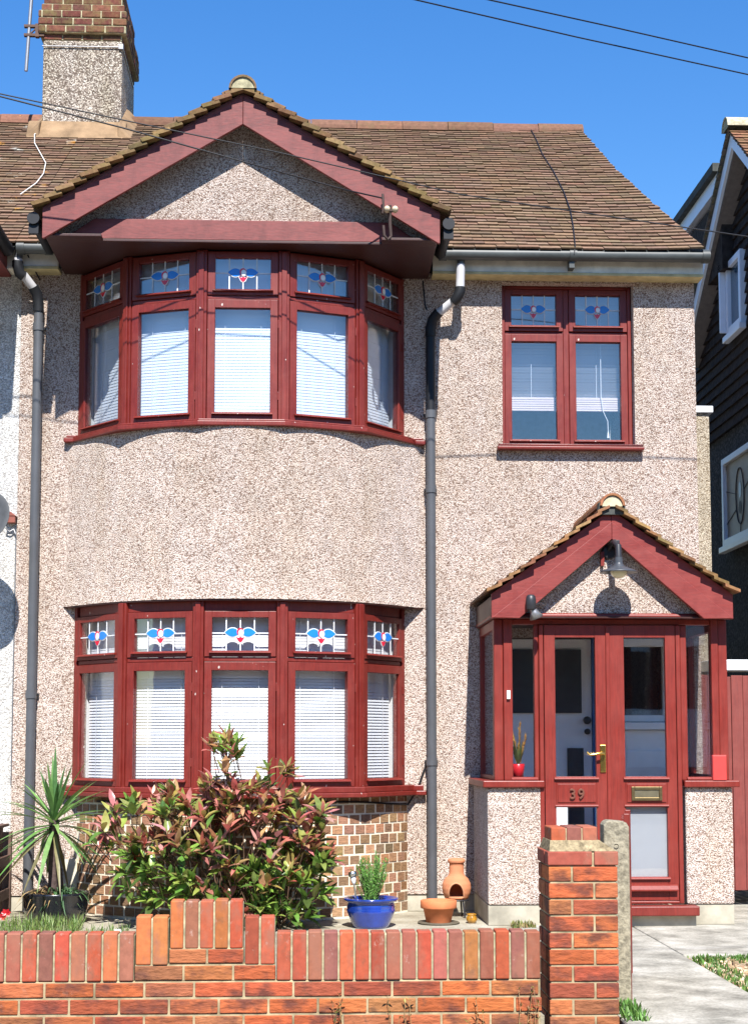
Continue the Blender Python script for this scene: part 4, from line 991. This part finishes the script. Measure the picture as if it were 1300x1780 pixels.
# ================================================================== FRONT WALL, PIER, POST, GATE, FENCES
fwall = thing('front_garden_wall', 'low red brick front wall with soldier course coping stepped up in the middle', 'wall', (-.4, -4.6, -.25))
FY = -4.65; T = .1025
RP = [(.38, .095, .036), (.33, .08, .036), (.42, .115, .04), (.29, .07, .036), (.36, .11, .045), (.30, .11, .05)]
SP = [(.38, .085, .038), (.34, .075, .038), (.27, .09, .06), (.41, .11, .038), (.23, .08, .062), (.36, .068, .034), (.40, .13, .045), (.30, .10, .06)]
wx0, wx1 = -2.6, 1.078
m = MB(); m.box(wx0, wx1-.004, FY+.006, FY+T-.006, -.25, .182, 1); m.box(-.776, -.140, FY+.006, FY+T-.006, .1821, .257, 1); m.box(-.622, -.284, FY+.006, FY+T-.006, .2571, .330, 1)
def course(z0, z1, xa, xb, off):
    x = xa-off
    while x < xb-.01:
        a, b = max(xa, x), min(xb, x+.215)
        if b-a > .03: m.box(a, b, FY+rnd.uniform(-.002, .0025), FY+T+rnd.uniform(-.002, .002), z0+rnd.uniform(0, .0015), z1-rnd.uniform(0, .0015), 0, rcol(rnd.choice(RP), .16, .08))
        x += .225
for k in range(6):
    z1 = .176-k*.0745; course(z1-.064, z1, wx0, wx1, (.04 if k % 2 else .152))
course(.187, .251, -.776, -.140, .0); course(.262, .325, -.620, -.286, .05)
build(m, 'brick_courses', [BRICK, MORT], fwall, bevel=.004)
m = MB(); ms = MB()
def soldiers(xa, xb, z0, n):
    p = (xb-xa)/n; m.box(xa+.002, xb-.002, FY+.012, FY+T-.004, z0-.004, z0+.206, 2)
    for i in range(n):
        a = xa+i*p+.0045; dz = rnd.uniform(-.003, .005)
        m.box(a, a+p-.009, FY+rnd.uniform(-.005, .003), FY+T+rnd.uniform(-.003, .003), z0, z0+.215+dz, 0, rcol(rnd.choice(SP), .2, .1))
soldiers(wx0, -.778, .184, 25); soldiers(-.777, -.624, .256, 2); soldiers(-.622, -.284, .328, 5); soldiers(-.282, -.139, .256, 2); soldiers(-.137, wx1, .184, 17)
build(m, 'soldier_coping', [SOLD, MORT, MORTG], fwall, bevel=.006)

pier = thing('brick_gate_pier', 'square red brick gate pier with stepped brick cap beside the path', 'pier', (1.27, -4.52, -.25))
px0, px1, py0, py1 = 1.112, 1.430, -4.68, -4.36
m = MB(); m.box(px0+.006, px1-.006, py0+.006, py1-.006, -.25, .70, 1)
def pc(z0, z1, flip, grow=0, pal=RP, mi=0):
    a, b, c, d = px0-grow, px1+grow, py0-grow, py1+grow
    j = lambda: rnd.uniform(-.002, .002); col = lambda: rcol(rnd.choice(pal), .16, .08)
    if not flip:
        m.box(a, a+.205, c+j(), c+.1025, z0, z1, mi, col()); m.box(a+.215, b, c+j(), c+.215, z0, z1, mi, col()); m.box(a+j(), a+.1025, c+.1125, d, z0, z1, mi, col()); m.box(a+.1125, b, d-.095, d, z0, z1, mi, col())
    else:
        m.box(a, a+.1025, c+j(), c+.215, z0, z1, mi, col()); m.box(a+.1125, b, c+j(), c+.1025, z0, z1, mi, col()); m.box(a+j(), a+.1025, c+.225, d, z0, z1, mi, col()); m.box(a+.1125, b, d-.1025, d, z0, z1, mi, col())
for k in range(13):
    z1 = .693-k*.0752; pc(z1-.0655, z1, k % 2 == 0)
build(m, 'pier_shaft', [BRICK, MORT], pier, bevel=.004)
m = MB(); pc(.700, .763, False, .004, [(.33, .075, .05), (.30, .07, .045)]); m.box(px0+.008, px1-.008, py0+.008, py1-.008, .695, .758, 1)
cx_, cy_ = 1.244, -4.52
tx0, tx1 = 1.132, 1.352
for i in range(3):
    a = tx0+i*.0735; m.box(a, a+.068, -4.632, -4.418, .806, .872+rnd.uniform(-.002, .002), 0, rcol(rnd.choice(SP), .15))
m.box(tx0+.004, tx1-.006, -4.626, -4.424, .79, .866, 1)
build(m, 'pier_cap', [SOLD, MORT], pier, bevel=.005)
m = MB()
b0 = [(px0+.004, py0+.004), (px1-.004, py0+.004), (px1-.004, py1-.004), (px0+.004, py1-.004)]; t0 = [(tx0-.006, -4.638), (tx1+.004, -4.638), (tx1+.004, -4.41), (tx0-.006, -4.41)]
m.mesh([(x, y, .7635) for x, y in b0]+[(x, y, .812) for x, y in t0], [(0, 1, 5, 4), (1, 2, 6, 5), (2, 3, 7, 6), (3, 0, 4, 7), (4, 5, 6, 7), (3, 2, 1, 0)]); build(m, 'mortar_flaunching', simple('lichened_mortar', (.25, .20, .12), .95, .1, .6, 40, 1, .01), pier)

m = MB(); gx0, gx1 = 1.432, 1.556
pts = [(gx0, -.24), (gx1, -.24), (gx1, .855), (gx1-.012, .876), (gx1-.03, .884), (gx0+.03, .889), (gx0+.012, .884), (gx0, .866)]
m.prism_y(pts, -4.345, -4.235, 0); m.lathe([(0, -.006), (.011, -.005), (.012, .004)], (1.49, -4.345, .765), 10, 1, M=Matrix.Rotation(-math.pi/2, 4, 'X').inverted()); m.lathe([(0, -.006), (.008, -.005), (.009, .004)], (1.475, -4.345, .28), 10, 1, M=Matrix.Rotation(-math.pi/2, 4, 'X').inverted())
cp = build(m, 'concrete_gate_post', [simple('aggregate_concrete', (.25, .225, .165), .95, .15, .45, 45, 1, .008), BLACK], bevel=.01); tag(cp, 'round-topped weathered concrete post behind the brick pier', 'post')

g = thing('garden_gate', 'red wooden gate standing open, seen edge-on beside the concrete post', 'gate', (1.545, -4.2, 0))
a = Vector((1.553, -4.22, 0)); d = Vector((.205, .98, 0)).normalized(); Mg = Matrix.Translation(a) @ Matrix.Rotation(math.atan2(d.y, d.x), 4, 'Z')
m = MB(); m.box(0, .05, -.03, .0, -.1, .915, M=Mg); m.box(.8, .85, -.03, .0, .03, .90, M=Mg)
for z in (.15, .75): m.box(.05, .8, -.03, .0, z, z+.07, M=Mg)
build(m, 'gate_frame', RED, g, bevel=.004)
for k in range(8):
    m = MB(); m.box(.055+k*.093, .055+k*.093+.088, .001, .014, .05, .86+.03*math.sin(k/7*math.pi), M=Mg); build(m, 'gate_board', RED, g, bevel=.002)

rf = thing('red_board_fence', 'tall red-stained board fence right of the porch', 'fence', (3.6, .3, 0))
for k in range(16):
    m = MB(); x = 2.95+k*.093; m.box(x, x+.090, .3+rnd.uniform(0, .008), .322, .12, 1.785+rnd.uniform(-.012, .01)); build(m, 'fence_board', FENR, rf, bevel=.003)
m = MB()
for z in (.35, 1.0, 1.6): m.box(2.95, 4.4, .323, .37, z, z+.07)
build(m, 'fence_rail', FENR, rf)
bf = thing('brown_board_fence', 'weathered brown wooden fence at the left edge between the gardens', 'fence', (-2.25, -1, 0))
for k in range(13):
    m = MB(); y = -.10-k*.10; m.box(-2.255, -2.235, y-.095, y, .02, .64+rnd.uniform(-.012, .008)); build(m, 'fence_board', FENB, bf, bevel=.003)
m = MB()
for z in (.12, .36): m.box(-2.234, -2.19, -1.4, -.06, z, z+.075)
m.box(-2.27, -2.185, -.055, -.002, 0, .60); m.box(-2.265, -2.2, -1.4, -.06, .645, .665)
build(m, 'fence_rail', FENB, bf, bevel=.003)

# ================================================================== PLANTS AND POTS
def bent_leaf(mb, p, d, up, L, Wd, c, fold=.25, droop=.15, m=0):
    d = d.normalized(); s = d.cross(up)
    if s.length < .01: s = d.orthogonal()
    s.normalize(); n = s.cross(d).normalized()
    prof_ = [(0, 0.06), (.22, .75), (.5, 1.0), (.78, .62), (1, .0)]
    cen = [p+d*(L*t)-n*(droop*L*t*t) for t, _ in prof_]
    lf = [cen[i]+s*(Wd*.5*w_)+n*(fold*Wd*.5*w_) for i, (_, w_) in enumerate(prof_)]; rt = [cen[i]-s*(Wd*.5*w_)+n*(fold*Wd*.5*w_) for i, (_, w_) in enumerate(prof_)]
    vs = cen+lf+rt; k = 5; fs = []
    for i in range(4): fs += [(i, i+1, k+i+1, k+i), (i+1, i, 2*k+i, 2*k+i+1)]
    mb.mesh(vs, fs, m, c, True)

sh = thing('photinia_bush', 'large photinia bush with glossy green and bronze-red leaves below the bay window', 'bush', (-.55, -1.0, 0))
lm = MB(); sm = MB()
ells = [((-.62, -1.02, .47), (.74, .42, .42), 140, 0), ((-.08, -1.02, .44), (.27, .30, .44), 48, 0), ((-.45, -1.0, 1.02), (.34, .24, .31), 36, .3), ((-.98, -1.0, .66), (.52, .3, .26), 46, .15), ((-.55, -1.05, .86), (.55, .2, .13), 24, .5), ((-.02, -1.0, .78), (.2, .2, .16), 12, .5), ((-.3, -1.1, .22), (.36, .25, .22), 30, 0)]
for (cx, cy, cz), (rx, ryy, rz), n, bias in ells:
    for _ in range(n):
        while True:
            q = Vector((rnd.uniform(-1, 1), rnd.uniform(-1, 1), rnd.uniform(-1, 1)))
            if .25 < q.length < 1: break
        q = q.normalized()*(q.length**.45)
        p = Vector((cx+q.x*rx, cy+q.y*ryy, cz+q.z*rz))
        if p.z < .05: continue
        ax = Vector((q.x*.7+rnd.uniform(-.3, .3), q.y*.6+rnd.uniform(-.3, .3)-.15, max(.25, q.z+.75))).normalized()
        hgt = p.z+.25*q.z*.5; young = rnd.random() < min(.94, max(.04, (hgt-.20)*1.7+bias+(.3 if q.length > .9 and q.z > .2 else 0)))
        # stem from the middle of the bush
        root = Vector((cx*.5-.25+rnd.uniform(-.12, .12), -.98+rnd.uniform(-.08, .08), .02)); mid = root.lerp(p, .55)+Vector((rnd.uniform(-.06, .06), rnd.uniform(-.05, .05), .05))
        if rnd.random() < .22: sm.tube([root, mid, p+ax*.02], [.006, .004, .0025], 5)
        else: sm.tube([p-ax*.16+Vector((rnd.uniform(-.03, .03), 0, -.03)), p+ax*.02], [.004, .0025], 5)
        nl = rnd.randint(4, 9); a0 = rnd.uniform(0, 6.28); o1_ = ax.orthogonal().normalized(); o2_ = ax.cross(o1_)
        for k in range(nl):
            t = k/nl; an = a0+k*2.4; spread = .80-.52*t+rnd.uniform(-.2, .2)
            d = (ax*(1-spread*.55)+(o1_*math.cos(an)+o2_*math.sin(an))*spread).normalized()
            Lf = rnd.uniform(.085, .165)*(1-.25*t); 
            if young and rnd.random() < .85: c = rnd.choice([(.40, .11, .085), (.50, .18, .15), (.36, .16, .075), (.45, .26, .13), (.34, .27, .08), (.55, .26, .23), (.34, .33, .09)])
            else: c = rnd.choice([(.11, .21, .04), (.15, .27, .045), (.08, .14, .03), (.21, .34, .06), (.22, .26, .07), (.26, .37, .07)])
            if rnd.random() < .004: c = (.55, .015, .015)
            bent_leaf(lm, p-ax*(.055*(1-t)), d, Vector((0, -.25, 1)), Lf, Lf*rnd.uniform(.30, .46), rcol(c, .22, .12), rnd.uniform(.1, .7), rnd.uniform(-.25, .55))
build(lm, 'foliage', LEAF, sh); build(sm, 'stem', BARK, sh)

# cordyline in a black pot
cp_ = thing('black_plant_pot', 'wide black glazed pot under the spiky cordyline', 'pot', (-1.76, -.62, 0))
m = MB(); m.lathe([(0, 0), (.17, 0), (.205, .03), (.225, .12), (.228, .19), (.236, .20), (.236, .215), (.215, .215), (.205, .19), (0, .18)], (-1.76, -.62, .0), 40); build(m, 'pot', BLACKP, cp_)
m = MB(); m.lathe([(.206, .19), (.1, .2), (0, .2)], (-1.76, -.62, .005), 24); build(m, 'soil', SOIL, cp_)
co = thing('cordyline', 'spiky green cordyline with dark trunk growing from the black pot', 'plant', (-1.77, -.66, .19))
m = MB(); m.tube([(-1.775, -.66, .19), (-1.782, -.66, .4), (-1.772, -.67, .58), (-1.775, -.67, .72)], [.034, .030, .032, .036], 12); m.tube([(-1.72, -.66, .19), (-1.735, -.66, .36), (-1.76, -.66, .5)], [.022, .02, .018], 10); build(m, 'trunk', TRUNK, co)
lm = MB()
def strap(mb, p, d, L, Wd, c, sag, n=7):
    d = d.normalized(); h = Vector((d.x, d.y, 0)); h = h.normalized() if h.length > .01 else Vector((1, 0, 0)); s = Vector((-h.y, h.x, 0))
    rows_ = []
    for i in range(n+1):
        t = i/n; q = p+d*(L*t)+Vector((0, 0, -sag*L*t*t)); w_ = Wd*.5*(.55+.9*t if t < .45 else .955*(1-(t-.45)/.55)**.75)
        rows_.append((q-s*w_+Vector((0, 0, w_*.35)), q, q+s*w_+Vector((0, 0, w_*.35))))
    vs = [v for r_ in rows_ for v in r_]; fs = []
    for i in range(n): fs += [(3*i, 3*i+1, 3*i+4, 3*i+3), (3*i+1, 3*i+2, 3*i+5, 3*i+4)]
    mb.mesh(vs, fs, 0, c, True)
for k in range(68):
    a = k*2.399+rnd.uniform(-.2, .2); t = k/68; el = R(84-122*t+rnd.uniform(-9, 9)); L = rnd.uniform(.42, .62)*(1-.15*abs(t-.5))
    d = Vector((math.cos(a)*math.cos(el), math.sin(a)*math.cos(el), math.sin(el)))
    c = rcol(rnd.choice([(.11, .24, .06), (.15, .29, .08), (.08, .18, .05), (.20, .32, .10)]), .2, .1)
    if t > .9: c = rcol((.20, .17, .08), .2)
    strap(lm, Vector((-1.775, -.67, .74-.10*t)), d, L, rnd.uniform(.030, .042), c, .12+.30*t*rnd.uniform(.5, 1.2))
build(lm, 'foliage', BLADE, co)
un = thing('underplanting', 'low tuft of arching green and straw-coloured leaves around the cordyline trunk', 'plant', (-1.72, -.68, .19)); lm = MB()
for k in range(90):
    a = rnd.uniform(0, 6.28); el = R(rnd.uniform(0, 75)); L = rnd.uniform(.14, .27); d = Vector((math.cos(a)*math.cos(el), math.sin(a)*math.cos(el)-.1, math.sin(el)))
    dry = math.cos(a) < -.1 and rnd.random() < .6
    c = rcol((.38, .26, .12) if dry else rnd.choice([(.07, .15, .06), (.10, .19, .08), (.05, .11, .045)]), .25, .1)
    strap(lm, Vector((-1.70+rnd.uniform(-.08, .08)-(.12 if dry else 0), -.68+rnd.uniform(-.06, .03), .20)), d, L, .016, c, .75, 5)
build(lm, 'foliage', BLADE, un)

def grass(name, label, cat, x0, x1, y0, y1, n, hmin, hmax, cols, z=0, wd=.006):
    mb = MB()
    for _ in range(n):
        x, y = rnd.uniform(x0, x1), rnd.uniform(y0, y1); a = rnd.uniform(0, 6.28); lean = rnd.uniform(.05, .7); h = rnd.uniform(hmin, hmax)
        d = Vector((math.cos(a)*lean, math.sin(a)*lean, 1)); strap(mb, Vector((x, y, z)), d, h, wd, rcol(rnd.choice(cols), .25, .12), .25, 3)
    o = build(mb, name, BLADE); tag(o, label, cat); o['kind'] = 'stuff'; return o
GC = [(.12, .20, .04), (.17, .26, .06), (.09, .15, .035), (.22, .27, .09)]
grass('grass', 'long bright grass growing at the foot of the black pot', 'grass', -2.05, -1.52, -1.3, -.88, 620, .05, .17, GC)
grass('grass', 'thin grass blades scattered behind the left end of the brick wall', 'grass', -1.75, -1.18, -1.5, -1.1, 260, .03, .10, GC)
grass('weeds', 'green weeds along the edge between path and gravel', 'weeds', 2.26, 2.42, -4.6, -2.5, 900, .02, .07, [(.08, .16, .03), (.12, .22, .04)], -.035, .011)
grass('weeds', 'patch of green weeds at the corner of the porch paving', 'weeds', 2.30, 2.85, -2.62, -2.47, 500, .02, .07, [(.08, .16, .03), (.12, .22, .04)], -.035, .011)
grass('weeds', 'small weeds sprouting at the foot of the concrete post', 'weeds', 1.45, 1.56, -4.75, -4.36, 160, .03, .09, [(.08, .18, .03), (.12, .24, .05)], .0, .013)
grass('weeds', 'pale yellow-green tuft growing against the porch plinth', 'weeds', 1.40, 1.56, -1.12, -1.0, 150, .02, .08, [(.22, .22, .06), (.15, .18, .05), (.3, .22, .1)], .0, .010)
# dry wiry weeds against the front wall, and gravel chips
mb = MB()
for cxw in (.12, .44, .80, 1.02):
    for _ in range(5):
        p = Vector((cxw+rnd.uniform(-.05, .05), FY-.02-rnd.uniform(0, .03), -.25)); pts = [p]; h = rnd.uniform(.22, .38)+(.06 if cxw > .9 else 0); x = rnd.uniform(-.05, .05)
        for k in range(1, 6): pts.append(p+Vector((x*k/5+rnd.uniform(-.01, .01), rnd.uniform(-.01, .01), h*k/5)))
        mb.tube(pts, .0016, 4, 0, rcol((.36, .24, .11), .3))
        for q in pts[2:]:
            for _k in range(3): bent_leaf(mb, q, Vector((rnd.uniform(-1, 1), rnd.uniform(-.5, .2), rnd.uniform(0, 1))), Vector((0, 0, 1)), rnd.uniform(.012, .03), .009, rcol(rnd.choice([(.34, .28, .08), (.2, .24, .06), (.4, .24, .12)]), .3))
o = build(mb, 'dry_weeds', NEEDLE); tag(o, 'dry wiry weeds straggling up the face of the front wall', 'weeds'); o['kind'] = 'stuff'
mb = MB()
for _ in range(1500):
    x, y = rnd.uniform(2.27, 3.2), rnd.uniform(-4.6, -2.5); r_ = rnd.uniform(.008, .018); cc = rcol(rnd.choice([(.5, .38, .24), (.36, .25, .15), (.62, .52, .38), (.25, .16, .1)]), .2)
    Mr = Matrix.Translation((x, y, -.03)) @ Euler((rnd.uniform(0, 3), rnd.uniform(0, 3), rnd.uniform(0, 3))).to_matrix().to_4x4()
    mb.box(-r_, r_, -r_*.7, r_*.7, -r_*.5, r_*.5, 0, cc, Mr)
o = build(mb, 'gravel', tinted('gravel_stone', .9, .2, 60, g3(.8), g3(1.15), .3, .002)); tag(o, 'loose beige gravel chips right of the path', 'gravel'); o['kind'] = 'stuff'

# blue pot with rosemary and solar light
bp = thing('blue_plant_pot', 'shiny cobalt blue glazed pot holding a rosemary plant', 'pot', (.443, -1.0, 0))
m = MB(); m.lathe([(0, 0), (.118, 0), (.128, .02), (.150, .07), (.163, .105), (.168, .122), (.163, .130), (.166, .145), (.162, .158), (.158, .172), (.178, .182), (.188, .190), (.188, .200), (.178, .204), (.160, .196), (.152, .175), (0, .168)], (.443, -1.0, 0), 48); build(m, 'pot', BLUEP, bp)
m = MB(); m.lathe([(.153, .176), (.08, .186), (0, .184)], (.443, -1.0, .0), 24); build(m, 'soil', SOIL, bp)
rs = thing('rosemary_plant', 'upright needle-leaved green rosemary growing in the blue pot', 'plant', (.443, -1.0, .18))
lm = MB(); sm = MB()
for k in range(58):
    a = rnd.uniform(0, 6.28); r0 = rnd.uniform(0, .06); r1 = r0+rnd.uniform(.02, .10); h = rnd.uniform(.20, .35)*(1-.35*(r1/.16)**2)
    p0 = Vector((.443+math.cos(a)*r0, -1.0+math.sin(a)*r0, .18)); p1 = Vector((.443+math.cos(a)*r1, -1.0+math.sin(a)*r1, .18+h)); sm.tube([p0, p0.lerp(p1, .5)+Vector((math.cos(a)*.01, 0, 0)), p1], .0022, 4)
    n = int(h/.0055)
    for i in range(n):
        t = i/n; p = p0.lerp(p1, t); an = rnd.uniform(0, 6.28); d = Vector((math.cos(an), math.sin(an), rnd.uniform(.6, 1.3))).normalized(); L = rnd.uniform(.016, .028); s = d.orthogonal().normalized()*.0022
        lm.mesh([p-s, p+d*L*.6-s, p+d*L, p+d*L*.6+s, p+s], [(0, 1, 2, 3, 4)], 0, rcol(rnd.choice([(.08, .22, .03), (.11, .28, .04), (.06, .16, .028), (.15, .33, .05)]), .2))
build(lm, 'foliage', NEEDLE, rs); build(sm, 'stem', simple('green_stem', (.10, .16, .05), .7, .2), rs)
sl_ = thing('solar_stake_light', 'steel solar garden light staked into the blue pot', 'garden light', (.335, -1.06, .19))
m = MB(); m.tube([(.345, -1.06, .15), (.325, -1.07, .30)], .006, 8); build(m, 'stake', STEEL, sl_)
m = MB(); Ms = Euler((R(-3), R(-8), 0)).to_matrix().to_4x4(); m.lathe([(.006, 0), (.014, .01), (.020, .05), (.018, .05), (.010, .012)], (.325, -1.07, .30), 18, M=Ms); build(m, 'lens', simple('clear_plastic', (.62, .64, .66), .15, .6), sl_)
m = MB(); m.lathe([(.020, .05), (.028, .052), (.028, .082), (.022, .086), (0, .087)], (.325, -1.07, .30), 20, M=Ms); build(m, 'cap', STEEL, sl_)

# terracotta pot, chiminea, amber jar
tp = tag(build((lambda m: (m.lathe([(0, 0), (.082, 0), (.086, .006), (.108, .105), (.124, .108), (.127, .115), (.127, .158), (.122, .163), (.112, .162), (.110, .12), (.085, .02), (0, .02)], (.925, -.79, 0), 40), m)[1])(MB()), 'terracotta_pot', [TERRA]), 'empty orange terracotta flowerpot with thick rim beside the blue pot', 'flowerpot')
m = MB(); m.lathe([(0, 0), (.14, 0), (.148, .008), (.142, .012), (0, .008)], (.925, -.79, .001), 32); o = build(m, 'pot_saucer', simple('dark_saucer', (.10, .085, .06), .8, .2)); tag(o, 'flat dark saucer under the terracotta flowerpot', 'saucer')
ch = thing('chiminea', 'orange clay chiminea with arched mouth on an iron stand', 'chiminea', (1.092, -.36, 0))
cx3, cy3 = 1.092, -.36
prof3 = [(0, .118), (.06, .120), (.085, .135), (.100, .17), (.106, .205), (.102, .24), (.085, .275), (.062, .295), (.055, .31), (.052, .385), (.062, .392), (.064, .405), (.058, .418), (.046, .42), (.042, .40), (.042, .31)]
n = 64; vs = []; fs = []
for r_, z in prof3:
    for k in range(n): vs.append((cx3+r_*math.cos(2*math.pi*k/n), cy3+r_*math.sin(2*math.pi*k/n), z))
# finer body so that the mouth can be cut out
P3 = []
for (r0, z0), (r1, z1) in zip(prof3, prof3[1:]):
    q = 4
    for i in range(q): P3.append((r0+(r1-r0)*i/q, z0+(z1-z0)*i/q))
P3.append(prof3[-1])
m = MB(); dirm = -math.pi/2-.12
def inmouth(ang, z, r):
    da = (ang-dirm+math.pi) % (2*math.pi)-math.pi; x = da*r
    return r > .07 and .145 < z and (x/.058)**2+((z-.165)/.082)**2*(1 if z > .165 else 0) < 1 and abs(x) < .056
grid3 = [[(cx3+r_*math.cos(2*math.pi*k/n), cy3+r_*math.sin(2*math.pi*k/n), z) for k in range(n)] for r_, z in P3]
for i in range(len(P3)-1):
    for k in range(n):
        ang = 2*math.pi*(k+.5)/n; zc_ = (P3[i][1]+P3[i+1][1])/2; rc = (P3[i][0]+P3[i+1][0])/2
        if i < len(P3)-20 and inmouth(ang, zc_, rc): continue
        m.mesh([grid3[i][k], grid3[i][(k+1) % n], grid3[i+1][(k+1) % n], grid3[i+1][k]], [(0, 1, 2, 3)], 0, (1, 1, 1), True)
me_o = build(m, 'body', simple('pale_terracotta', (.50, .20, .10), .8, .25, .15, 9, .2), ch)
bm = bmesh.new(); bm.from_mesh(me_o.data); bmesh.ops.remove_doubles(bm, verts=bm.verts, dist=.0002); bm.to_mesh(me_o.data); bm.free()
so_ = me_o.modifiers.new('thickness', 'SOLIDIFY'); so_.thickness = .008; so_.offset = -1
mth = MB(); pts = []
for k in range(25):
    t = math.pi*k/24; x = .058*math.cos(t); z = .165+.084*math.sin(t); pts.append((x, z))
pts = [(.058, .145)]+pts+[(-.058, .145), (.058, .145)]
def onbody(x, z):
    r = .1
    for (r0, z0), (r1, z1) in zip(prof3[1:9], prof3[2:10]):
        if z0 <= z <= z1: r = r0+(r1-r0)*(z-z0)/(z1-z0)
    a_ = dirm+x/r; return (cx3+(r+.001)*math.cos(a_), cy3+(r+.001)*math.sin(a_), z)
mth.tube([onbody(x, z) for x, z in pts], .0065, 8); build(mth, 'mouth_rim', simple('worn_terracotta', (.52, .24, .13), .8, .25), ch)
m = MB()
for k in range(3):
    a_ = -math.pi/2+.55+k*2.094; m.tube([(cx3+.075*math.cos(a_), cy3+.075*math.sin(a_), .13), (cx3+.10*math.cos(a_), cy3+.10*math.sin(a_), .0)], .007, 6)
m.tube([(cx3+.085*math.cos(2*math.pi*k/24), cy3+.085*math.sin(2*math.pi*k/24), .122) for k in range(25)], .006, 6)
build(m, 'stand', BLACK, ch)
m = MB(); m.lathe([(0, 0), (.024, 0), (.036, .015), (.040, .032), (.034, .048), (.030, .055), (.036, .062), (.034, .066), (.028, .064), (.026, .05), (0, .04)], (1.158, -.78, 0), 28); o = build(m, 'amber_jar', AMBER); tag(o, 'little amber glazed jar on the paving by the porch plinth', 'jar')

# red flowers by the brown fence, fallen white petal, fallen leaves
fl = thing('red_flowers', 'small clump of red flowers at the foot of the brown fence', 'flowers', (-2.12, -.85, 0))
lm = MB(); pm = MB()
for k in range(40): strap(lm, Vector((-2.14+rnd.uniform(-.12, .08), -.85+rnd.uniform(-.1, .1), 0)), Vector((rnd.uniform(-.6, .6), rnd.uniform(-.6, .6), 1)), rnd.uniform(.05, .12), .014, rcol((.09, .19, .05), .3), .4, 3)
for bx, bz in ((-2.08, .07), (-2.19, .08), (-2.12, .05), (-2.05, .10)):
    for k in range(6):
        a = k*1.047; bent_leaf(pm, Vector((bx, -.92, bz)), Vector((math.cos(a), -.3, math.sin(a)*.6+.2)), Vector((0, -1, .3)), .035, .026, rcol((.55, .02, .03), .2))
build(lm, 'foliage', BLADE, fl); build(pm, 'petals', LEAF, fl)
m = MB(); m.lathe([(0, .022), (.018, .02), (.03, .01), (.032, 0)], (-1.26, -1.2, 0), 14); o = build(m, 'white_pebble', WHITE); tag(o, 'single white pebble on the paving left of the bush', 'pebble')
m = MB(); m.box(-1.80, -1.70, -.03, -.001, .14, .40); o = build(m, 'wall_vent_cover', simple('cream_plastic', (.60, .55, .43), .5, .3)); o.parent = house; o.location = Vector(o.location)-worig(house); o.name = 'wall_vent_cover'

# unseen terrace across the street, built tall and dark to block low sky light
opp = thing('terraced_house', 'unseen dark brick terrace across the street, raised to block low sky light, mirrored in the porch glass', 'house', (0, -28, -.25))
m = MB(); m.box(-26, 26, -34, -25, -.25, 6.2); build(m, 'wall', simple('dark_brick', (.11, .07, .055), .9, .1), opp)  # one even dark brick colour
m = MB(); m.prism_x([(-34.4, 6.2), (-24.6, 6.2), (-29.5, 8.8)], -26.4, 26.4); build(m, 'roof', simple('slate_roof', (.06, .06, .065), .8, .2), opp)
for x in (-16, -8, 0.5, 8, 16):
    for z in (.7, 3.4):
        m = MB(); m.box(x-.9, x+.9, -24.99, -24.95, z, z+1.3); build(m, 'window', WHITE, opp)
